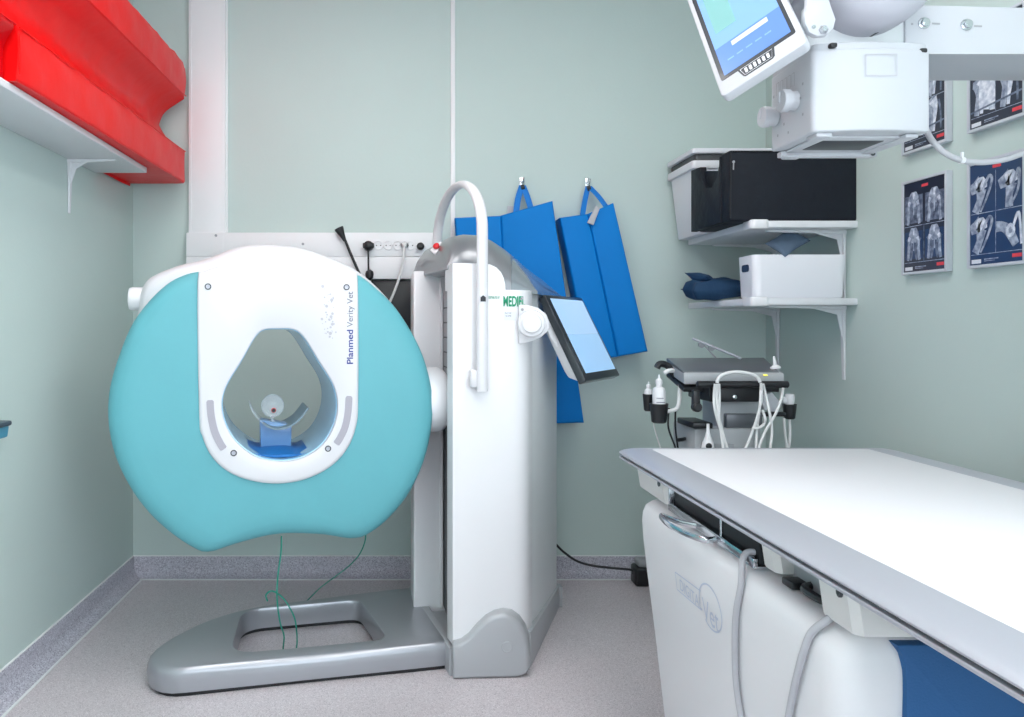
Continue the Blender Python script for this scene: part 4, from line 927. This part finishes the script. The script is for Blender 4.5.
# underside light window and rails
b = new(); box(b, (cx0+.03, Yc0+.03, cz0-.006), (cx1-.03, Yc1-.01, cz0), .003); obj('light_window_frame', b, 'xpaint', col)
b = new(); box(b, (cx0+.055, Yc0+.055, cz0-.0075), (cx1-.07, Yc1-.05, cz0-.005), .001); 
obj('light_window', b, 'dgrey', col)
b = new()
box(b, (cx0+.02, Yc1-.02, cz0-.016), (cx1-.01, Yc1+.004, cz0-.002), .003); box(b, (cx0+.03, Yc1-.028, cz0-.019), (cx0+.07, Yc1+.006, cz0-.012), .004); box(b, (cx1-.05, Yc0+.01, cz0-.010), (cx1-.02, Yc1+.004, cz0-.001), .003)
obj('filter_rail', b, 'xpaint', col)
b = new(); box(b, (cx0+.012, Yc0+.004, cz0-.010), (cx0+.05, Yc0+.05, cz0+.001), .005); obj('rail_stop', b, 'xpaint', col)
b = new(); lathe(b, [(.005, 0), (.005, .003), (0, .003)], (cx1-.022, Yc1-.021, cz0-.010), (0, -1, 0), 10); obj('rail_screw', b, 'dgrey', col)
# knobs on the left side
for px, py, r in ((797, 101, .026), (772.5, 117, .025)):
    Y = (cx0)*F/((px+13)-CX) if px > 790 else Yc1-.05
    q = P(px+10, py, 1.0); 
    Y = {797: 1.775, 772.5: 1.868}[px]; o = Vector((cx0+.001, Y, P(0, py, Y).z))
    b = new(); lathe(b, [(r*.9, 0), (r*.86, .008), (r*.84, .014), (r*1.0, .016), (r*1.02, .028), (r*.95, .034), (0, .036)], o, (-1, 0, 0), 30)
    box(b, (o.x-.039, o.y-.003, o.z-r*.2), (o.x-.034, o.y+.003, o.z+r*.8), .001)
    obj('collimator_knob', b, 'xpaint', col)
b = new(); rnd = random.Random(4)
for k in range(5): q = Vector((cx0-.0006, 1.775+.018*k, cz0+.128)); ribbon(b, [q+Vector((0, 0, .03)), q+Vector((0, .012, .03)), q+Vector((0, .012, 0)), q, q+Vector((0, 0, .03))], .0015, (-1, 0, 0))
for y, z in ((1.735, .05), (1.735, .12), (1.745, .09), (1.82, .05), (1.85, .03), (1.87, .13), (1.80, .025)): q = Vector((cx0-.0006, y, cz0+z)); ribbon(b, [q, q+Vector((0, .006, 0))], .006, (-1, 0, 0))
obj('scale_print', b, 'mgrey', col)
# mounting plate behind, tube housing, yoke, arm
b = new(); zpl0, zpl1 = cz1+.012, 2.16
box(b, (P(806, 0, 1.74).x, 1.735, cz1-.0), (P(907, 0, 1.74).x, 1.765, P(0, 6, 1.74).z), .004); obj('back_plate', b, 'lgrey', st)
b = new(); tc = Vector((P(872, 0, 1.70).x, 1.68, 1.965)); R_ = .128
lathe(b, [(R_*.55, -.055), (R_*.85, -.04), (R_*.97, -.015), (R_, .02), (R_, .19), (R_*.9, .22), (0, .225)], tc, (0, 1, 0), 48); obj('tube_housing', b, 'xgrey', st, 45)
b = new(); q = P(873, 32.5, 1.72); box(b, (q.x-.012, 1.71, q.z-.004), (q.x+.008, 1.76, q.z+.02), .002); obj('housing_clip', b, 'dgrey', st)
b = new(); ol = [(806, -60), (806.5, 5), (803.5, 14), (804, 24), (808, 33), (816, 37), (826, 36), (832.5, 30), (835, 20), (828, 0), (826, -60)]
yplate(b, [(P(x, y, 1.66).x, P(x, y, 1.66).z) for x, y in ol], 1.655, 1.672, .004)
for pt in [P(823, 30, 1.655)]: lathe(b, [(.010, 0), (.010, .004), (.006, .008), (0, .008)], pt, (0, -1, 0), 6, 1)
lathe(b, [(.004, 0), (.004, .002), (0, .002)], P(813.5, 27, 1.655), (0, -1, 0), 10, 1)
box(b, (P(805, 0, 1.66).x, 1.67, 2.0), (P(826, 0, 1.66).x, 1.80, 2.08), .005)
obj('yoke_plate', b, ['xpaint', 'chrome'], st)
xa0 = P(905, 0, 1.73).x; az0, az1 = P(0, 54, 1.73).z, P(0, 5, 1.73).z
b = new(); prism(b, [Vector((xa0, y, z)) for y, z in ((1.73, az0), (1.73, az1), (1.93, az1+.02), (1.93, az0+.004))], [Vector((1.66, y, z)) for y, z in ((1.73, az0), (1.73, az1-.012), (1.93, az1+.01), (1.93, az0+.004))], .005, 2)
obj('horizontal_arm', b, 'xpaint', st)
for px, py in ((923.5, 23.5), (966, 25)):
    b = new(); lathe(b, [(.013, 0), (.013, .003), (.009, .004), (.009, .010), (.004, .011), (0, .011)], P(px, py, 1.73), (0, -1, 0), 12); obj('arm_bolt', b, 'chrome', st)
b = new()
for px, py, l in ((932, 23.5, 8), (974, 26, 8)): 
    ribbon(b, [P(px, py, 1.7292), P(px+l, py+.3, 1.7292)], .0042, (0, -1, 0))
q = P(911, 24, 1.7292); ribbon(b, [q, q+Vector((.005, 0, 0))], .005, (0, -1, 0))
obj('arm_slot', b, 'mgrey', st)
b = new(); box(b, (1.635, 1.76, .02), (1.715, 1.92, 2.5), .012); obj('post', b, 'xpaint', st)
b = new(); box(b, (1.56, 1.72, 0), (1.72, 1.98, .025), .006); obj('floor_plate', b, 'xpaint', st)
b = new(); tube(b, [P(922, 120, 1.87), P(927, 132, 1.86), P(934, 143, 1.83), P(945, 153, 1.82), P(960, 160, 1.82), P(980, 162.5, 1.82), P(1003, 160, 1.82), P(1024, 153, 1.83), P(1040, 146, 1.84), (1.64, 1.84, 1.62)], .0068, 10, 8); hs = obj('supply_hose', b, 'cable', st)
b = new(); q = P(962, 160.5, 1.82); lathe(b, [(.0085, -.004), (.0085, .004)], q, (1, 0, -.15), 12); box(b, (q.x-.003, q.y-.003, q.z), (q.x+.003, q.y+.003, q.z+.02), .001); obj('cable_tie', b, 'white', hs)
# control screen
BL = P(721.5, 97.5, 1.72); e1 = (P(807, 42, 1.60)-BL); wm = e1.length; e1.normalize(); e2 = Vector((.0055, .162, .2527)); e2 -= e1*e2.dot(e1); e2.normalize(); e3 = e1.cross(e2)
if e3.y > 0: e3 = -e3
def mp(a, c, d=0): return BL+e1*a+e2*c+e3*d
hm = .42
def mplate(b, a0, a1, c0, c1, d0, d1, rad, bev, mi=0):
    q = roundpoly([Vector(p) for p in ((a0, c0), (a1, c0), (a1, c1), (a0, c1))], rad); prism(b, [mp(p.x, p.y, d1) for p in q], [mp(p.x, p.y, d0) for p in q], bev, 2, mi)
b = new(); mplate(b, 0, wm, 0, hm, -.028, 0, .014, .005); ms = obj('control_screen', b, 'xpaint', st)
b = new(); mplate(b, .012, wm-.010, .044, hm-.012, -.001, .0012, .006, 0); 
prism(b, [mp(x, y, .0012) for x, y in ((wm*.26, .045), (wm*.30, .019), (wm*.32, .015), (wm*.64, .015), (wm*.67, .019), (wm*.70, .045))], [mp(x, y, -.001) for x, y in ((wm*.26, .045), (wm*.30, .019), (wm*.32, .015), (wm*.64, .015), (wm*.67, .019), (wm*.70, .045))]); obj('bezel', b, 'bezel', ms)
b = new(); mplate(b, .022, wm-.018, .054, hm-.02, .0005, .0018, .002, 0)
mplate(b, .022, wm-.018, .145, hm-.02, .001, .0022, .001, 0, 1); mplate(b, .035, wm*.45, .19, hm-.02, .0014, .0026, .001, 0, 2); mplate(b, .06, wm*.75, .125, .14, .001, .0022, .001, 0, 3)
for k in range(5): mplate(b, .04+.022*k, .055+.022*k, .09, .094, .001, .0021, .0005, 0, 1)
obj('display', b, ['scr_a', 'scr_b', 'scr_c', 'lblue'], ms)
b = new()
for k in range(6): mplate(b, wm*(.335+.052*k), wm*(.365+.052*k), .023, .037, .001, .0022, .002, 0)
q = [mp(*p, .0018) for p in ((wm*.29, .041), (wm*.32, .0185), (wm*.64, .0185), (wm*.67, .041), (wm*.29, .041))]; ribbon(b, q, .0012, e3); obj('screen_buttons', b, 'wtag', ms)
b = new(); q = mp(wm*.75, .17, -.03); tube(b, [q, q+Vector((.02, .06, .03)), (P(812, 0, 1.76).x, 1.80, 1.98)], .016, 10, 5); obj('screen_bracket', b, 'xpaint', st)

# ------------------------------------------------------------------ x-ray pictures on the right wall
XP = 1.705
def poster(y_far, z0, label, kind, film):
    t = thing('xray_picture', label, 'picture', (XR, y_far-.1, z0), 'framed radiographs on the right wall')
    y1, y0, z1 = y_far, y_far-.195, z0+.297     # y1 = left edge as seen
    b = new(); f = .009
    box(b, (XP+.002, y0-f, z0-f), (XR-.0005, y1+f, z1+f), .002)
    for lo, hi in (((y0-f, z0-f), (y0, z1+f)), ((y1, z0-f), (y1+f, z1+f)), ((y0, z0-f), (y1, z0)), ((y0, z1), (y1, z1+f))): box(b, (XP-.003, lo[0], lo[1]), (XP+.004, hi[0], hi[1]), .001)
    obj('frame', b, 'framec', t)
    b = new(); nx = Vector((-1, 0, 0))
    def q(a, c, d=.0): return Vector((XP+.0012-d, y1-(y1-y0)*a, z0+(z1-z0)*c))
    prism(b, [q(0, 0), q(1, 0), q(1, 1), q(0, 1)], [q(0, 0, -.002), q(1, 0, -.002), q(1, 1, -.002), q(0, 1, -.002)], 0, 1, 0)
    def line(pts, w, mi, d=.0006):
        pp = catmull([q(a, c, d) for a, c in pts], 4); ww = w if not isinstance(w, (list, tuple)) else None
        if ww is None:
            n = len(pp); ww = []
            for i in range(n):
                s = i/(n-1)*(len(w)-1); k = min(int(s), len(w)-2); ww.append((w[k]+(w[k+1]-w[k])*(s-k))*.2)
        else: ww *= .2
        ribbon(b, pp, ww, nx, mi)
    def quad(a0, c0, a1, c1, mi, d=.0003): face(b, [q(a0, c0, d), q(a1, c0, d), q(a1, c1, d), q(a0, c1, d)], mi)
    quad(.03, .015, .22, .055, 4); quad(.80, .04, .97, .075, 5); quad(.28, .045, .55, .056, 2); quad(.28, .03, .48, .036, 2)
    if kind in (1, 2): quad(.44, .925, .60, .955, 5)
    quad(.02, .505, .98, .512, 2); quad(.495, .10, .503, .9, 2) if kind == 2 else quad(.49, .1, .505, .5, 1)
    quad(.02, .10, .98, .106, 2)
    for ci, (ox, oy) in enumerate(((0, .52), (.5, .52), (0, .12), (.5, .12))):
        def L(pts, w, mi, d=.0006): line([(ox+a*.48+.01, oy+c*.37) for a, c in pts], w, mi, d)
        if kind == 1:      # hips and hind legs
            quad(ox+.03, oy+.02, ox+.47, oy+.33, 6 if ci > 1 else 1, .0004)
            for s in (-1, 1):
                c0 = .5
                L([(c0+s*.08, .98), (c0+s*.16, .8), (c0+s*.10, .62), (c0+s*.05, .55)], [.05, .09, .06, .03], 2)
                L([(c0+s*.20, .70), (c0+s*.27, .5), (c0+s*.25, .3), (c0+s*.30, .02)], [.09, .045, .07, .06], 2, .0008); L([(c0+s*.19, .72), (c0+s*.26, .6)], [.07, .04], 3, .001)
                if ci in (2, 3): L([(c0+s*.30, .7), (c0+s*.1, .35), (c0+s*.16, .02)], [.1, .07, .04], 1, .0005)
            L([(.5, 1.0), (.5, .8), (.5, .6), (.5, .3)], [.10, .08, .04, .02], 2, .0007); L([(.5, .98), (.5, .78)], [.06, .03], 3, .0011)
        elif kind == 2:    # shoulder and elbow joints
            if ci == 3:
                L([(.0, .62), (.25, .6), (.5, .45), (.75, .1)], [.16, .14, .16, .12], 2); L([(.62, .5), (.82, .9), (.9, .7), (.95, .1)], [.04, .05, .04, .04], 3, .0008)
                L([(.42, .52), (.55, .62), (.68, .5), (.6, .36), (.45, .38), (.42, .52)], .05, 3, .001)
            else:
                k = (0, .12, 0)[ci]
                L([(.0+k, .62), (.2+k, .68), (.40+k, .72)], [.14, .18, .30], 2); L([(.25+k, .70), (.42+k, .74), (.48+k, .6)], [.12, .24, .2], 3, .0008)
                L([(.45+k, .6), (.38+k, .3), (.2+k if ci != 1 else .5, .0)], [.2, .12, .14], 2, .0007)
                L([(.5+k, .55), (.62+k, .75), (.78+k*.5, .92), (.88, .8), (.7+k, .4), (.42+k, .0)], [.04, .05, .05, .05, .04, .03], 2, .0009)
        else:
            L([(.3, 1), (.38, .8), (.36, .5), (.25, 0)], [.2, .28, .12, .10], 2); L([(.42, .95), (.55, .7), (.5, .3), (.46, .02)], [.2, .1, .06, .06], 3, .0008); L([(.7, .9), (.8, .5), (.8, .05)], [.05, .04, .04], 1)
    if kind == 0:
        line([(.25, .93), (.3, .6), (.34, .35), (.28, .16)], [.3, .2, .32, .2], 3, .0012); line([(.42, .5), (.46, .3), (.44, .13)], [.14, .07, .1], 3, .0013); line([(.02, .16), (.98, .22)], .03, 1, .0014)
    obj('print', b, [film, 'bone1', 'bone2', 'bone3', 'wtag', 'redtag', 'film2'], t)
poster(2.572, 1.357, 'framed radiograph of hips, lower left of the four wall pictures', 1, 'film')
poster(2.274, 1.357, 'framed radiograph of four joints on deep blue film, lower right wall picture', 2, 'film2')
poster(2.572, 1.762, 'framed radiograph half hidden behind the x-ray tube head, upper left wall picture', 0, 'film')
poster(2.274, 1.762, 'framed radiograph of leg bones below the arm, upper right wall picture', 0, 'film')

# ------------------------------------------------------------------ floor cable and adapter
t = thing('power_adapter', 'black power adapter on the floor by the table pedestal', 'adapter', P(640, 577, 3.47))
b = new(); xq = P(640, 0, 3.47).x; box(b, (xq-.035, 3.42, .0), (xq+.05, 3.505, .085), .012, 3); obj('adapter_body', b, 'black', t)
b = new(); box(b, (xq-.02, 3.425, .085), (xq+.05, 3.50, .115), .01, 3); obj('adapter_cap', b, 'mgrey', t)
b = new(); tube(b, [(P(540, 0, 3.5).x, 3.49, .25), P(557, 545.5, 3.49), P(565, 553, 3.49), P(577, 561, 3.49), P(592, 565.5, 3.48), P(612, 568, 3.47), P(631, 570, 3.465), (xq-.034, 3.46, .045)], .0055, 8, 8)
tag(obj('black_cable', b, 'black'), 'black cable sagging from the scanner column to the floor adapter', 'cable')

for key, grp in (('ceiling_light', 'ceiling light panels'), ('wall_hook', 'hooks holding the blue mats'), ('hanging_mat', 'blue mats on the back wall'), ('foam_trough', 'red troughs on the left shelf'),
                 ('grey_cable', 'grey cables over the table side'), ('green_cord', 'green cords under the gantry'), ('gel_bottle', 'bottles on the ultrasound cart'), ('ultrasound_probe', 'ultrasound probes on the cart'),
                 ('power_plug', 'black plugs in the trunking'), ('cushion', 'cushions on the corner shelves')):
    for o in C.objects:
        if o.parent is None and o.name.split('.')[0] == key: o['group'] = grp
for o in C.objects:
    if o.parent is None and o.name.startswith('wall_shelf') and 'corner' in o.get('label', ''): o['group'] = 'corner shelves'

# ------------------------------------------------------------------ camera, world, view
cam = bpy.data.cameras.new('camera'); co = bpy.data.objects.new('camera', cam); C.objects.link(co)
co.location = (0, 0, EYE); co.rotation_euler = (PI/2, 0, 0)
cam.sensor_width = 36; cam.lens = 36*F/1024; cam.clip_start = .02
cam.shift_x = (512-CX)/1024; cam.shift_y = (CY-358.5)/1024
bpy.context.scene.camera = co
w = bpy.data.worlds.new('world'); bpy.context.scene.world = w; w.use_nodes = True
w.node_tree.nodes['Background'].inputs[0].default_value = (.9, .95, 1, 1); w.node_tree.nodes['Background'].inputs[1].default_value = .3
vs = bpy.context.scene.view_settings
vs.view_transform = 'Standard'; vs.look = 'None'; vs.gamma = 1; vs.use_curve_mapping = False; vs.exposure = 0.2
